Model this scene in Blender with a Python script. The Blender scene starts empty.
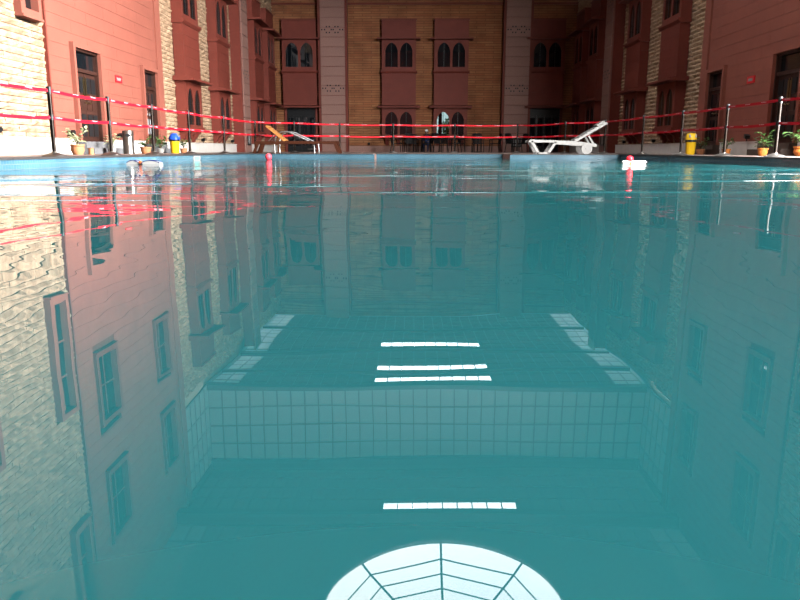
import bpy, bmesh, math, random
from mathutils import Vector, Matrix
random.seed(7)
SC = bpy.context.scene
COL = SC.collection
PI = math.pi

# ------------------------------------------------------------------ camera, sky, exposure
CAM_Z = .245
PITCH, YAW, ROLL = math.radians(11.611), math.radians(1.076), .0022
cam_d = bpy.data.cameras.new('camera')
cam = bpy.data.objects.new('camera', cam_d); COL.objects.link(cam)
cam_d.sensor_fit = 'HORIZONTAL'; cam_d.sensor_width = 36.0
cam_d.lens = 730 / 800 * 36.0
cam_d.clip_start = .02; cam_d.clip_end = 400
fw = Vector((-math.sin(YAW) * math.cos(PITCH), math.cos(YAW) * math.cos(PITCH), -math.sin(PITCH)))
rt = Vector((math.cos(YAW), math.sin(YAW), 0)); up = rt.cross(fw)
rt, up = rt * math.cos(ROLL) + up * math.sin(ROLL), up * math.cos(ROLL) - rt * math.sin(ROLL)
cam.matrix_world = Matrix(((rt.x, up.x, -fw.x, 0), (rt.y, up.y, -fw.y, 0), (rt.z, up.z, -fw.z, CAM_Z), (0, 0, 0, 1)))
SC.camera = cam

world = bpy.data.worlds.new('daylight_sky'); SC.world = world; world.use_nodes = True
wn, wl = world.node_tree.nodes, world.node_tree.links
bg = wn['Background']; bg.inputs['Strength'].default_value = 78.0
wtc = wn.new('ShaderNodeTexCoord'); wnz = wn.new('ShaderNodeTexNoise'); wcr = wn.new('ShaderNodeValToRGB')
wnz.inputs['Scale'].default_value = 2.2; wnz.inputs['Detail'].default_value = 5
wcr.color_ramp.elements[0].position = .38; wcr.color_ramp.elements[0].color = (.78, .87, .95, 1)
wcr.color_ramp.elements[1].position = .62; wcr.color_ramp.elements[1].color = (1, .965, .91, 1)
wl.new(wtc.outputs['Generated'], wnz.inputs['Vector']); wl.new(wnz.outputs['Fac'], wcr.inputs['Fac'])
wl.new(wcr.outputs['Color'], bg.inputs['Color'])

def portal(name, loc, direction, sx, sy):
    l = bpy.data.lights.new(name, 'AREA'); l.shape = 'RECTANGLE'; l.size = sx; l.size_y = sy
    l.cycles.is_portal = True
    o = bpy.data.objects.new(name, l); COL.objects.link(o); o.location = loc
    o.rotation_euler = Vector(direction).to_track_quat('-Z', 'Y').to_euler()
portal('daylight_portal_side', (8.75, 8.75, 5.2), (-1, 0, 0), 8.3, 10.2)
portal('daylight_portal_dome', (.6, 16.95, 11.40), (0, 0, -1), 6.4, 6.4)
SC.view_settings.view_transform = 'Standard'; SC.view_settings.look = 'None'
SC.view_settings.exposure = 1.585; SC.view_settings.gamma = 1.0; SC.view_settings.use_curve_mapping = False

# ------------------------------------------------------------------ helpers
def lab(o, label=None, cat=None, group=None, kind=None):
    if label: o['label'] = label
    if cat: o['category'] = cat
    if group: o['group'] = group
    if kind: o['kind'] = kind
    return o

def empty(name, loc=(0, 0, 0), rz=0, label=None, cat=None, group=None, kind=None):
    o = bpy.data.objects.new(name, None); COL.objects.link(o)
    o.location = loc; o.rotation_euler = (0, 0, rz); o.empty_display_size = .1
    return lab(o, label, cat, group, kind)

class MB:
    def __init__(s): s.v = []; s.f = []
    def add(s, vs, fs):
        n = len(s.v); s.v += [tuple(p) for p in vs]; s.f += [tuple(i + n for i in q) for q in fs]; return s
    def box(s, x0, x1, y0, y1, z0, z1):
        return s.add([(x0, y0, z0), (x1, y0, z0), (x1, y1, z0), (x0, y1, z0), (x0, y0, z1), (x1, y0, z1), (x1, y1, z1), (x0, y1, z1)],
                     [(0, 3, 2, 1), (4, 5, 6, 7), (0, 1, 5, 4), (1, 2, 6, 5), (2, 3, 7, 6), (3, 0, 4, 7)])
    def beam(s, a, b, w, h, upv=(0, 0, 1)):
        a, b = Vector(a), Vector(b); d = (b - a).normalized(); u = Vector(upv)
        sx = d.cross(u); sx = sx.normalized() if sx.length > 1e-5 else Vector((1, 0, 0)); u = sx.cross(d)
        vs = []
        for p in (a, b):
            for i, j in ((-1, -1), (1, -1), (1, 1), (-1, 1)): vs.append(p + sx * (i * w / 2) + u * (j * h / 2))
        return s.add(vs, [(0, 1, 2, 3), (7, 6, 5, 4), (0, 4, 5, 1), (1, 5, 6, 2), (2, 6, 7, 3), (3, 7, 4, 0)])
    def prism(s, poly, a0, a1, axis='y'):
        n = len(poly)
        def P(p, a): return {'y': (p[0], a, p[1]), 'x': (a, p[0], p[1]), 'z': (p[0], p[1], a)}[axis]
        vs = [P(p, a0) for p in poly] + [P(p, a1) for p in poly]
        fs = [tuple(range(n)), tuple(range(2 * n - 1, n - 1, -1))]
        for i in range(n): fs.append((i, i + n, (i + 1) % n + n, (i + 1) % n))
        return s.add(vs, fs)
    def tube(s, pts, r, n=8, cap=True):
        pts = [Vector(p) for p in pts]; rs = r if isinstance(r, (list, tuple)) else [r] * len(pts)
        vs = []; fs = []; ref = None
        for i, p in enumerate(pts):
            d = (pts[min(i + 1, len(pts) - 1)] - pts[max(i - 1, 0)]).normalized()
            if ref is None: ref = Vector((0, 0, 1)) if abs(d.z) < .9 else Vector((1, 0, 0))
            a = d.cross(ref).normalized(); b = a.cross(d).normalized(); ref = b
            for k in range(n):
                t = 2 * PI * k / n; vs.append(p + (a * math.cos(t) + b * math.sin(t)) * rs[i])
        for i in range(len(pts) - 1):
            for k in range(n):
                fs.append((i * n + k, i * n + (k + 1) % n, (i + 1) * n + (k + 1) % n, (i + 1) * n + k))
        if cap: fs += [tuple(range(n - 1, -1, -1)), tuple(range(len(vs) - n, len(vs)))]
        return s.add(vs, fs)
    def lathe(s, prof, n=20, c=(0, 0, 0), sx=1, sy=1):
        vs = []; fs = []
        for r, z in prof:
            for k in range(n):
                t = 2 * PI * k / n; vs.append((c[0] + r * sx * math.cos(t), c[1] + r * sy * math.sin(t), c[2] + z))
        for i in range(len(prof) - 1):
            for k in range(n):
                fs.append((i * n + k, i * n + (k + 1) % n, (i + 1) * n + (k + 1) % n, (i + 1) * n + k))
        fs += [tuple(range(n - 1, -1, -1)), tuple(range(len(vs) - n, len(vs)))]
        return s.add(vs, fs)
    def mesh(s, name, mat, smooth=None):
        m = bpy.data.meshes.new(name); m.from_pydata(s.v, [], s.f); m.update()
        bm = bmesh.new(); bm.from_mesh(m); bmesh.ops.recalc_face_normals(bm, faces=bm.faces); bm.to_mesh(m); bm.free()
        if smooth is not None:
            m.polygons.foreach_set('use_smooth', [True] * len(m.polygons)); m.set_sharp_from_angle(angle=math.radians(smooth))
        m.materials.append(mat); return m
    def build(s, name, mat, parent=None, smooth=None, loc=None, rz=None, **kw):
        o = bpy.data.objects.new(name, s.mesh(name, mat, smooth)); COL.objects.link(o)
        if parent is not None: o.parent = parent
        if loc is not None: o.location = loc
        if rz is not None: o.rotation_euler = (0, 0, rz)
        return lab(o, **kw)

def inst(name, mesh, parent=None, loc=(0, 0, 0), rot=(0, 0, 0), scale=(1, 1, 1), **kw):
    o = bpy.data.objects.new(name, mesh); COL.objects.link(o); o.parent = parent
    o.location = loc; o.rotation_euler = rot; o.scale = scale
    return lab(o, **kw)

def copy_tree(o, parent=None):
    c = o.copy(); COL.objects.link(c); c.parent = parent
    for ch in list(o.children): copy_tree(ch, c)
    return c

# ------------------------------------------------------------------ materials
AK = .42          # one reflectance scale for all paints and stones
def mat(name, col, rough=.7, metal=0, spec=.12, var=0, vscale=3, bump=0, bscale=40, col2=None, ior=None, trans=0, stretch=None):
    col = tuple(c * AK for c in col); col2 = tuple(c * AK for c in col2) if col2 else None
    m = bpy.data.materials.new(name); m.use_nodes = True
    n, l = m.node_tree.nodes, m.node_tree.links; b = n['Principled BSDF']
    b.inputs['Base Color'].default_value = (*col, 1); b.inputs['Roughness'].default_value = rough
    b.inputs['Metallic'].default_value = metal; b.inputs['Specular IOR Level'].default_value = spec
    if ior: b.inputs['IOR'].default_value = ior
    if trans: b.inputs['Transmission Weight'].default_value = trans
    if var or bump:
        tc = n.new('ShaderNodeTexCoord'); src = tc.outputs['Object']
        geo = n.new('ShaderNodeNewGeometry'); src = geo.outputs['Position']
        if stretch:
            mp = n.new('ShaderNodeMapping'); mp.inputs['Scale'].default_value = stretch; l.new(src, mp.inputs['Vector']); src = mp.outputs['Vector']
    if var:
        nz = n.new('ShaderNodeTexNoise'); nz.inputs['Scale'].default_value = vscale; nz.inputs['Detail'].default_value = 5
        nz.inputs['Roughness'].default_value = .65
        r = n.new('ShaderNodeValToRGB'); c2 = col2 or tuple(c * (1 - var) for c in col)
        r.color_ramp.elements[0].position = .3; r.color_ramp.elements[0].color = (*c2, 1)
        r.color_ramp.elements[1].position = .7; r.color_ramp.elements[1].color = (*[min(1, c * (1 + var * .4)) for c in col], 1)
        l.new(src, nz.inputs['Vector']); l.new(nz.outputs['Fac'], r.inputs['Fac']); l.new(r.outputs['Color'], b.inputs['Base Color'])
    if bump:
        nb = n.new('ShaderNodeTexNoise'); nb.inputs['Scale'].default_value = bscale; nb.inputs['Detail'].default_value = 4
        bp = n.new('ShaderNodeBump'); bp.inputs['Strength'].default_value = 1; bp.inputs['Distance'].default_value = bump
        l.new(src, nb.inputs['Vector']); l.new(nb.outputs['Fac'], bp.inputs['Height']); l.new(bp.outputs['Normal'], b.inputs['Normal'])
    return m

M = {}
M['pink'] = mat('salmon_cladding', (.29, .088, .060), .75, var=.13, vscale=1.6, bump=.002, bscale=60)
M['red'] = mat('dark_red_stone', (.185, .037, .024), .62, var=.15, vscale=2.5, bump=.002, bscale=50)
M['joint'] = mat('red_mortar', (.15, .045, .033), .9)
M['stone'] = mat('split_sandstone', (.50, .345, .225), .9, var=.38, vscale=6, bump=.014, bscale=20, col2=(.30, .175, .10))
M['mortar'] = mat('sand_mortar', (.42, .30, .21), .95)
M['granite'] = mat('pale_pink_granite', (.34, .18, .145), .55, var=.3, vscale=38, bump=.001, bscale=90)
M['marble'] = mat('white_marble', (.78, .72, .67), .35, var=.12, vscale=4)
M['deck'] = mat('beige_deck_tile', (.30, .215, .185), .5, var=.2, vscale=2.2)
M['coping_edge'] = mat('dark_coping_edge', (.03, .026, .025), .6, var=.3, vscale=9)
M['black'] = mat('black_plastic', (.012, .012, .013), .4)
M['steel'] = mat('brushed_steel', (.016, .012, .010), .3, metal=1)
M['steel2'] = mat('satin_steel', (.34, .30, .27), .38, metal=1)
M['chrome'] = mat('chrome_tube', (.55, .55, .55), .35, metal=1)
M['gold'] = mat('brass', (.75, .58, .28), .3, metal=1)
M['wood'] = mat('dark_door_wood', (.045, .012, .006), .6, spec=.2, var=.5, vscale=14, stretch=(1, 1, .15))
M['wood2'] = mat('lounger_brown_wood', (.045, .013, .006), .6, spec=.03, var=.4, vscale=10)
M['wood3'] = mat('lounger_orange_slats', (.42, .17, .045), .5, var=.3, vscale=14)
M['glass_dark'] = mat('dark_window_glass', (.006, .008, .010), .04, spec=.6)
M['white_plastic'] = mat('white_plastic', (.27, .258, .245), .5)
M['white_float'] = mat('white_float_plastic', (.40, .39, .38), .4)
M['navy'] = mat('navy_plastic', (.015, .02, .11), .4)
M['yellow'] = mat('yellow_plastic', (.80, .48, .015), .4)
M['blue'] = mat('blue_plastic', (.02, .09, .62), .35)
M['redplastic'] = mat('red_plastic', (.72, .012, .022), .35)
M['pinkball'] = mat('pink_red_ball', (.85, .06, .09), .35)
M['orange'] = mat('orange_plastic', (.85, .14, .02), .4)
M['terracotta'] = mat('terracotta', (.50, .20, .09), .7, var=.25, vscale=20, bump=.004, bscale=40)
M['terracotta2'] = mat('orange_terracotta', (.62, .20, .04), .55, var=.15, vscale=15)
M['soil'] = mat('soil', (.03, .02, .015), 1)
M['leaf'] = mat('green_leaf', (.07, .15, .035), .45, var=.4, vscale=25)
M['leaf2'] = mat('pale_variegated_leaf', (.62, .60, .38), .5, var=.6, vscale=30, col2=(.14, .22, .05))
M['stem'] = mat('plant_stem', (.10, .07, .03), .7)
M['stepstone'] = mat('grey_granite_step', (.17, .165, .17), .55, var=.3, vscale=40)
M['stepbrown'] = mat('brown_step', (.12, .085, .07), .6, var=.2, vscale=20)
M['beam'] = mat('dark_steel_beam', (.10, .11, .12), .5)
M['mull'] = mat('roof_mullion', (.16, .17, .18), .5)
M['roofout'] = mat('grey_roof_sheet', (.13, .13, .13), .7)
M['cloth_dark'] = mat('dark_cloth', (.02, .022, .03), .9)
M['cloth_blue'] = mat('navy_cloth', (.02, .03, .08), .9)
M['skin'] = mat('skin', (.22, .11, .07), .55)
M['cap'] = mat('white_cloth', (.8, .79, .77), .85)
M['hair'] = mat('black_hair', (.01, .008, .007), .6)
M['chair'] = mat('black_chair', (.014, .012, .012), .6, spec=.04)
M['ground'] = mat('pale_outdoor_paving', (.55, .5, .44), .85, var=.15, vscale=.8)
M['interior'] = mat('dim_plaster', (.16, .13, .11), .9)
M['bark'] = mat('bark', (.10, .07, .045), .9)
M['tree'] = mat('tree_leaf', (.10, .22, .035), .6, var=.5, vscale=2)

def translucent(name, dcol, tcol, w):
    dcol = tuple(c * AK for c in dcol); w *= .577
    m = bpy.data.materials.new(name); m.use_nodes = True
    n, l = m.node_tree.nodes, m.node_tree.links; n.remove(n['Principled BSDF'])
    d = n.new('ShaderNodeBsdfDiffuse'); t = n.new('ShaderNodeBsdfTranslucent'); x = n.new('ShaderNodeMixShader')
    d.inputs['Color'].default_value = (*dcol, 1); t.inputs['Color'].default_value = (*tcol, 1); x.inputs['Fac'].default_value = w
    l.new(d.outputs[0], x.inputs[1]); l.new(t.outputs[0], x.inputs[2]); l.new(x.outputs[0], n['Material Output'].inputs['Surface'])
    return m
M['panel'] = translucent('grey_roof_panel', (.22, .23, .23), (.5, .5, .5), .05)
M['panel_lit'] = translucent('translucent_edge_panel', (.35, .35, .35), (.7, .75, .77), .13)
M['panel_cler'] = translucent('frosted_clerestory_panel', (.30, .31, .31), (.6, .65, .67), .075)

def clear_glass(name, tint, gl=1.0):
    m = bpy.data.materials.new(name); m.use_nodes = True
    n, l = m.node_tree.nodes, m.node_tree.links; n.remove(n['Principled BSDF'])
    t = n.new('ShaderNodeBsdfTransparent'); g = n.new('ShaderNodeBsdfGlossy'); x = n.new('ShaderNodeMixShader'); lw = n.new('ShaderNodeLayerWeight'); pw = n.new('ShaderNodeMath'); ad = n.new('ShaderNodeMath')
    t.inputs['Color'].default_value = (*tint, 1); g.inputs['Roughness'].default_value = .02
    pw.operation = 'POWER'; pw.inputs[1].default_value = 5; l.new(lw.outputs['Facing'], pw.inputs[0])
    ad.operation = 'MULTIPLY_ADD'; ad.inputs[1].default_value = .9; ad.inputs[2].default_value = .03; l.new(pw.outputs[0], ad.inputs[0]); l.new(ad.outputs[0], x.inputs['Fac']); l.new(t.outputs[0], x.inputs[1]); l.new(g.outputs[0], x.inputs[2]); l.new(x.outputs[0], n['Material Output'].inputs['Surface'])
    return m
M['glass'] = clear_glass('dimming_skylight_glass', (.275, .278, .282))  # tint dims the sky coming through the dome and skylight strips
M['glass_tint'] = clear_glass('tinted_window_glass', (.048, .056, .054))

def brick_mat(name, c1, c2, cm, bw, bh, axis, mortar=.012, bump=.01, rough=.85):
    c1, c2, cm = [tuple(c * AK for c in q) for q in (c1, c2, cm)]
    m = bpy.data.materials.new(name); m.use_nodes = True
    n, l = m.node_tree.nodes, m.node_tree.links; b = n['Principled BSDF']; b.inputs['Roughness'].default_value = rough; b.inputs['Specular IOR Level'].default_value = .12
    geo = n.new('ShaderNodeNewGeometry'); sep = n.new('ShaderNodeSeparateXYZ'); cmb = n.new('ShaderNodeCombineXYZ')
    l.new(geo.outputs['Position'], sep.inputs[0]); l.new(sep.outputs[axis], cmb.inputs[0]); l.new(sep.outputs[2], cmb.inputs[1])
    br = n.new('ShaderNodeTexBrick'); br.inputs['Color1'].default_value = (*c1, 1); br.inputs['Color2'].default_value = (*c2, 1); br.inputs['Mortar'].default_value = (*cm, 1)
    br.inputs['Scale'].default_value = 1; br.inputs['Brick Width'].default_value = bw; br.inputs['Row Height'].default_value = bh; br.inputs['Mortar Size'].default_value = mortar
    l.new(cmb.outputs[0], br.inputs['Vector'])
    nz = n.new('ShaderNodeTexNoise'); nz.inputs['Scale'].default_value = 1.3; nz.inputs['Detail'].default_value = 6
    l.new(geo.outputs['Position'], nz.inputs['Vector'])
    mx = n.new('ShaderNodeMixRGB'); mx.blend_type = 'OVERLAY'; mx.inputs['Fac'].default_value = .55
    l.new(br.outputs['Color'], mx.inputs[1]); l.new(nz.outputs['Fac'], mx.inputs[2]); l.new(mx.outputs[0], b.inputs['Base Color'])
    iv = n.new('ShaderNodeMath'); iv.operation = 'SUBTRACT'; iv.inputs[0].default_value = 1; l.new(br.outputs['Fac'], iv.inputs[1])
    bp = n.new('ShaderNodeBump'); bp.inputs['Distance'].default_value = bump; bp.inputs['Strength'].default_value = 1
    l.new(iv.outputs[0], bp.inputs['Height']); l.new(bp.outputs['Normal'], b.inputs['Normal'])
    return m
M['brick'] = brick_mat('brown_brick', (.30, .105, .045), (.35, .15, .065), (.19, .075, .035), .9, .122, 0, .016, .02)
M['tile_x'] = brick_mat('blue_mosaic_far', (.034, .092, .130), (.042, .106, .148), (.10, .135, .152), .062, .062, 0, .004, .002, .25)
M['tile_y'] = brick_mat('blue_mosaic_side', (.034, .092, .130), (.042, .106, .148), (.10, .135, .152), .062, .062, 1, .004, .002, .25)

SWELL = (0, 0, 0)
BOW = -.0042
def water_mat():
    m = bpy.data.materials.new('turbid_teal_water'); m.use_nodes = True
    n, l = m.node_tree.nodes, m.node_tree.links; b = n['Principled BSDF']
    b.inputs['Base Color'].default_value = (.0043, .0320, .0335, 1); b.inputs['Roughness'].default_value = 0.0
    b.inputs['IOR'].default_value = 1.333; b.inputs['Specular IOR Level'].default_value = .5
    geo = n.new('ShaderNodeNewGeometry'); pos = geo.outputs['Position']
    def noise(scale, sc, detail=1, off=(0, 0, 0)):
        mp = n.new('ShaderNodeMapping'); mp.inputs['Scale'].default_value = sc; mp.inputs['Location'].default_value = off
        l.new(pos, mp.inputs['Vector'])
        z = n.new('ShaderNodeTexNoise'); z.inputs['Scale'].default_value = scale; z.inputs['Detail'].default_value = detail
        l.new(mp.outputs[0], z.inputs['Vector']); return z.outputs['Fac']
    def mul(a, k):
        q = n.new('ShaderNodeMath'); q.operation = 'MULTIPLY'
        for i, w in ((0, a), (1, k)):
            if isinstance(w, (int, float)): q.inputs[i].default_value = w
            else: l.new(w, q.inputs[i])
        return q.outputs[0]
    def add(a, c):
        q = n.new('ShaderNodeMath'); q.operation = 'ADD'; l.new(a, q.inputs[0]); l.new(c, q.inputs[1]); return q.outputs[0]
    sep = n.new('ShaderNodeSeparateXYZ'); l.new(pos, sep.inputs[0])
    mr = n.new('ShaderNodeMapRange'); mr.interpolation_type = 'SMOOTHSTEP'
    mr.inputs['From Min'].default_value = 2.8; mr.inputs['From Max'].default_value = 6.5
    l.new(sep.outputs[1], mr.inputs['Value'])
    swell = mul(noise(1.15, (1, .8, 1), 0, SWELL), .0080)
    mid = mul(noise(5.0, (.7, 1, 1), 1), .0005)
    far = mul(mul(noise(4.2, (.45, 1.0, 1), 2, (5, 2, 0)), .0040), mr.outputs[0])
    chop = mul(mul(noise(15, (.4, 1, 1), 2), .0016), mr.outputs[0])
    cr = n.new('ShaderNodeMapRange'); cr.interpolation_type = 'SMOOTHERSTEP'
    cr.inputs['From Min'].default_value = .56; cr.inputs['From Max'].default_value = .70
    l.new(noise(2.2, (.13, 1.2, 1), 1, (1.3, .4, 0)), cr.inputs['Value'])
    crest = mul(mul(cr.outputs[0], .035), mr.outputs[0])
    def wave(src, k, ph, op):
        a_ = n.new('ShaderNodeMath'); a_.operation = 'MULTIPLY_ADD'; a_.inputs[1].default_value = k; a_.inputs[2].default_value = ph; l.new(src, a_.inputs[0])
        b_ = n.new('ShaderNodeMath'); b_.operation = op; l.new(a_.outputs[0], b_.inputs[0]); return b_.outputs[0]
    stand = mul(mul(wave(sep.outputs[0], 2 * PI / 2.0, -.1, 'COSINE'), wave(sep.outputs[1], 2 * PI / 3.4, -2.4, 'SINE')), BOW)
    h = add(add(add(add(swell, mid), add(far, chop)), crest), stand)
    bp = n.new('ShaderNodeBump'); bp.inputs['Strength'].default_value = 1; bp.inputs['Distance'].default_value = 1
    l.new(h, bp.inputs['Height']); l.new(bp.outputs['Normal'], b.inputs['Normal'])
    return m
M['water'] = water_mat()

def tape_mat():
    m = bpy.data.materials.new('red_printed_tape'); m.use_nodes = True
    n, l = m.node_tree.nodes, m.node_tree.links; b = n['Principled BSDF']; b.inputs['Roughness'].default_value = .6; b.inputs['Specular IOR Level'].default_value = .05
    tc = n.new('ShaderNodeTexCoord'); sep = n.new('ShaderNodeSeparateXYZ'); l.new(tc.outputs['Object'], sep.inputs[0])
    def mth(op, a, k, c=None):
        q = n.new('ShaderNodeMath'); q.operation = op
        for i, w in enumerate((a, k, c)):
            if w is None: continue
            if isinstance(w, (int, float)): q.inputs[i].default_value = w
            else: l.new(w, q.inputs[i])
        return q.outputs[0]
    fr = mth('FRACT', mth('DIVIDE', sep.outputs[0], .62), 0)
    inx = mth('MULTIPLY', mth('GREATER_THAN', fr, .15), mth('LESS_THAN', fr, .47))
    inz = mth('LESS_THAN', mth('ABSOLUTE', sep.outputs[2], 0), .0085)
    nz = n.new('ShaderNodeTexNoise'); nz.inputs['Scale'].default_value = 60; l.new(tc.outputs['Object'], nz.inputs['Vector'])
    k = mth('MULTIPLY', mth('MULTIPLY', inx, inz), mth('GREATER_THAN', nz.outputs['Fac'], .47))
    mx = n.new('ShaderNodeMixRGB'); mx.inputs[1].default_value = (.44 * AK, .004 * AK, .014 * AK, 1); mx.inputs[2].default_value = (.58 * AK, .34 * AK, .36 * AK, 1)
    l.new(k, mx.inputs[0]); l.new(mx.outputs[0], b.inputs['Base Color'])
    return m
M['tape'] = tape_mat()

# ------------------------------------------------------------------ layout numbers (metres, z=0 is the water)
XL, XR, YB, YN = -7.6, 8.5, 39.5, -10.0
DECK = .14
AX = .5                      # symmetry axis
ZLOW, ZUP = 8.2, 11.35       # roof heights
YSTEP = 25.4                 # where the roof steps down
PX0, PX1 = -4.95, 5.85       # pool sides
PLN, PFL, PFC, PFR = -.4, 21.9, 23.0, 21.2
NX0, NX1 = -1.2, 2.75        # far niche

# ------------------------------------------------------------------ floor, pool
fl = MB()
fl.box(XL - .4, PX0, YN, YB, -.3, DECK).box(PX1, XR + .4, YN, YB, -.3, DECK)
fl.box(PX0, PX1, YN, PLN, -.3, DECK).box(PX0, NX0, PFL, YB, -.3, DECK)
fl.box(NX0, NX1, PFC, YB, -.3, DECK).box(NX1, PX1, PFR, YB, -.3, DECK)
floor = fl.build('floor', M['deck'], label='beige tiled deck around the pool', kind='structure')

def pool_wall(name, mb, m):
    return mb.build(name, m, kind='structure')
t = .03
pool_wall('wall_pool_left', MB().box(PX0, PX0 + t, PLN, PFL, -1.2, DECK - .022), M['tile_y'])
pool_wall('wall_pool_right', MB().box(PX1 - t, PX1, PLN, PFR, -1.2, DECK - .022), M['tile_y'])
pool_wall('wall_pool_far', MB().box(PX0, NX0 + t, PFL - t, PFL, -1.2, DECK - .022).box(NX0, NX1, PFC - t, PFC, -1.2, DECK - .022).box(NX1 - t, PX1, PFR - t, PFR, -1.2, DECK - .022), M['tile_x'])
pool_wall('wall_pool_near', MB().box(PX0, PX1, PLN, PLN + t, -1.2, DECK - .022), M['tile_x'])
pool_wall('wall_pool_niche', MB().box(NX0 - .0, NX0 + t, PFL, PFC, -1.2, DECK - .022).box(NX1 - t, NX1, PFR, PFC, -1.2, DECK - .022), M['granite'])
MB().box(PX0, PX1, PLN, PFC, -1.3, -1.2).build('floor_pool', M['tile_x'], kind='structure')

# coping stones: one object per stone along each pool edge
cop = empty('trim_1', kind='structure')
cop['label'] = 'thin dark edged coping along the pool rim'
def coping(x0, y0, x1, y1, inward):
    L = math.hypot(x1 - x0, y1 - y0); n = max(1, round(L / 1.2))
    for i in range(n):
        ax, ay = x0 + (x1 - x0) * i / n, y0 + (y1 - y0) * i / n; bx, by = x0 + (x1 - x0) * (i + 1) / n, y0 + (y1 - y0) * (i + 1) / n
        dx, dy = inward
        xs = sorted((ax - dx * .30, bx + dx * .05)) if dx else sorted((ax + .004, bx - .004))
        ys = sorted((ay - dy * .30, by + dy * .05)) if dy else sorted((ay + .004, by - .004))
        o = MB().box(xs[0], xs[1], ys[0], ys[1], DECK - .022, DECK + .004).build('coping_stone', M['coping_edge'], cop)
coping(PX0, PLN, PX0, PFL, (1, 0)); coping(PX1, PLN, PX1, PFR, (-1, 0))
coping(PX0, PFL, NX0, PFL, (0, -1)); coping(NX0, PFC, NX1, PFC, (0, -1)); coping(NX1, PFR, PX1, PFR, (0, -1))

wpoly = [(PX0 + t, PLN + t), (PX1 - t, PLN + t), (PX1 - t, PFR - t), (NX1 - t, PFR - t), (NX1 - t, PFC - t), (NX0 + t, PFC - t), (NX0 + t, PFL - t), (PX0 + t, PFL - t)]
wat = MB().prism(wpoly, -1.19, 0, 'z')
wat.build('pool_water', M['water'], label='calm cloudy teal pool water mirroring the hall', cat='water', kind='stuff')

# outdoors
MB().box(XR + .4, 70, -60, 80, -.25, .10).build('ground', M['ground'], label='pale paving outside the hall', kind='structure')

# ------------------------------------------------------------------ walls
PN, PF = 15.67, 22.2         # salmon block
SB_T = .15                   # stone thickness
OPEN_R = (4.6, 12.9, .14, 10.3)   # open portal in the right wall, beside and behind the camera

def wall_side(side):
    s = 1 if side == 'left' else -1
    X = XL if side == 'left' else XR
    def bx(mb, d0, d1, y0, y1, z0, z1):      # d = distance into the wall from face X
        a, b = X - s * d0, X - s * d1
        return mb.box(min(a, b), max(a, b), y0, y1, z0, z1)
    mb = MB()
    if side == 'left':
        bx(mb, .22, .5, YN, 22.75, -.3, ZUP + .5)
    else:
        o = OPEN_R
        bx(mb, .15, .5, YN, o[0], -.3, ZUP + .5); bx(mb, .15, .5, o[1], 22.75, -.3, ZUP + .5)
        bx(mb, .15, .5, o[0], o[1], o[3], ZUP + .5)
    bx(mb, .15, .5, 22.75, YB + .4, -.3, ZLOW - (.015 if side == 'left' else .06))
    w = mb.build('wall_' + side, M['mortar'], label='%s side wall of rough sandstone and salmon cladding' % side, kind='structure')
    return w, s, X, bx
WL, sL, _, bxL = wall_side('left'); WR, sR, _, bxR = wall_side('right')

# split-face stones
def stone_geo(mb, X, s, y0, y1, z0, z1, base=0.0):
    nu, nv = 6, 2
    g = .006
    y0 += g; y1 -= g; z0 += g; z1 -= g
    n0 = len(mb.v); vs = []
    for j in range(nv + 1):
        for i in range(nu + 1):
            e = 0 if (i in (0, nu) or j in (0, nv)) else 1
            d = (-.028 if not e else random.uniform(-.012, .042)) + base
            if not e: d += random.uniform(-.012, .012)
            vs.append((X + s * d, y0 + (y1 - y0) * i / nu + (random.uniform(-.02, .02) if e else 0), z0 + (z1 - z0) * j / nv))
    k = len(vs)
    for y, z in ((y0, z0), (y1, z0), (y1, z1), (y0, z1)): vs.append((X - s * .15, y, z))
    fs = []
    for j in range(nv):
        for i in range(nu):
            a = j * (nu + 1) + i; fs.append((a, a + 1, a + nu + 2, a + nu + 1))
    bot = list(range(0, nu + 1)); top = list(range(nv * (nu + 1), (nv + 1) * (nu + 1)))
    fs.append(tuple(bot[::-1]) + (k, k + 1)); fs.append(tuple(top) + (k + 2, k + 3))
    lef = [j * (nu + 1) for j in range(nv + 1)]; rig = [j * (nu + 1) + nu for j in range(nv + 1)]
    fs.append(tuple(lef) + (k + 3, k)); fs.append(tuple(rig[::-1]) + (k + 1, k + 2))
    return mb.add(vs, fs)

def rows_with_openings(y0, y1, z0, z1, openings, h, lmin, lmax):
    z = z0
    while z < z1 - .03:
        zt = min(z + h, z1); spans = [(y0, y1)]
        for (a, b, c, d) in openings:
            if zt > c + .01 and z < d - .01:
                new = []
                for p, q in spans:
                    if b <= p or a >= q: new.append((p, q)); continue
                    if a - p > .02: new.append((p, a))
                    if q - b > .02: new.append((b, q))
                spans = new
        for p, q in spans:
            y = p; first = True
            while y < q - 1e-4:
                L = random.uniform(lmin, lmax)
                if first: L *= random.uniform(.4, 1); first = False
                if q - (y + L) < lmin * .4: L = q - y
                yield y, min(y + L, q), z, zt
                y += L
        z = zt

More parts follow.
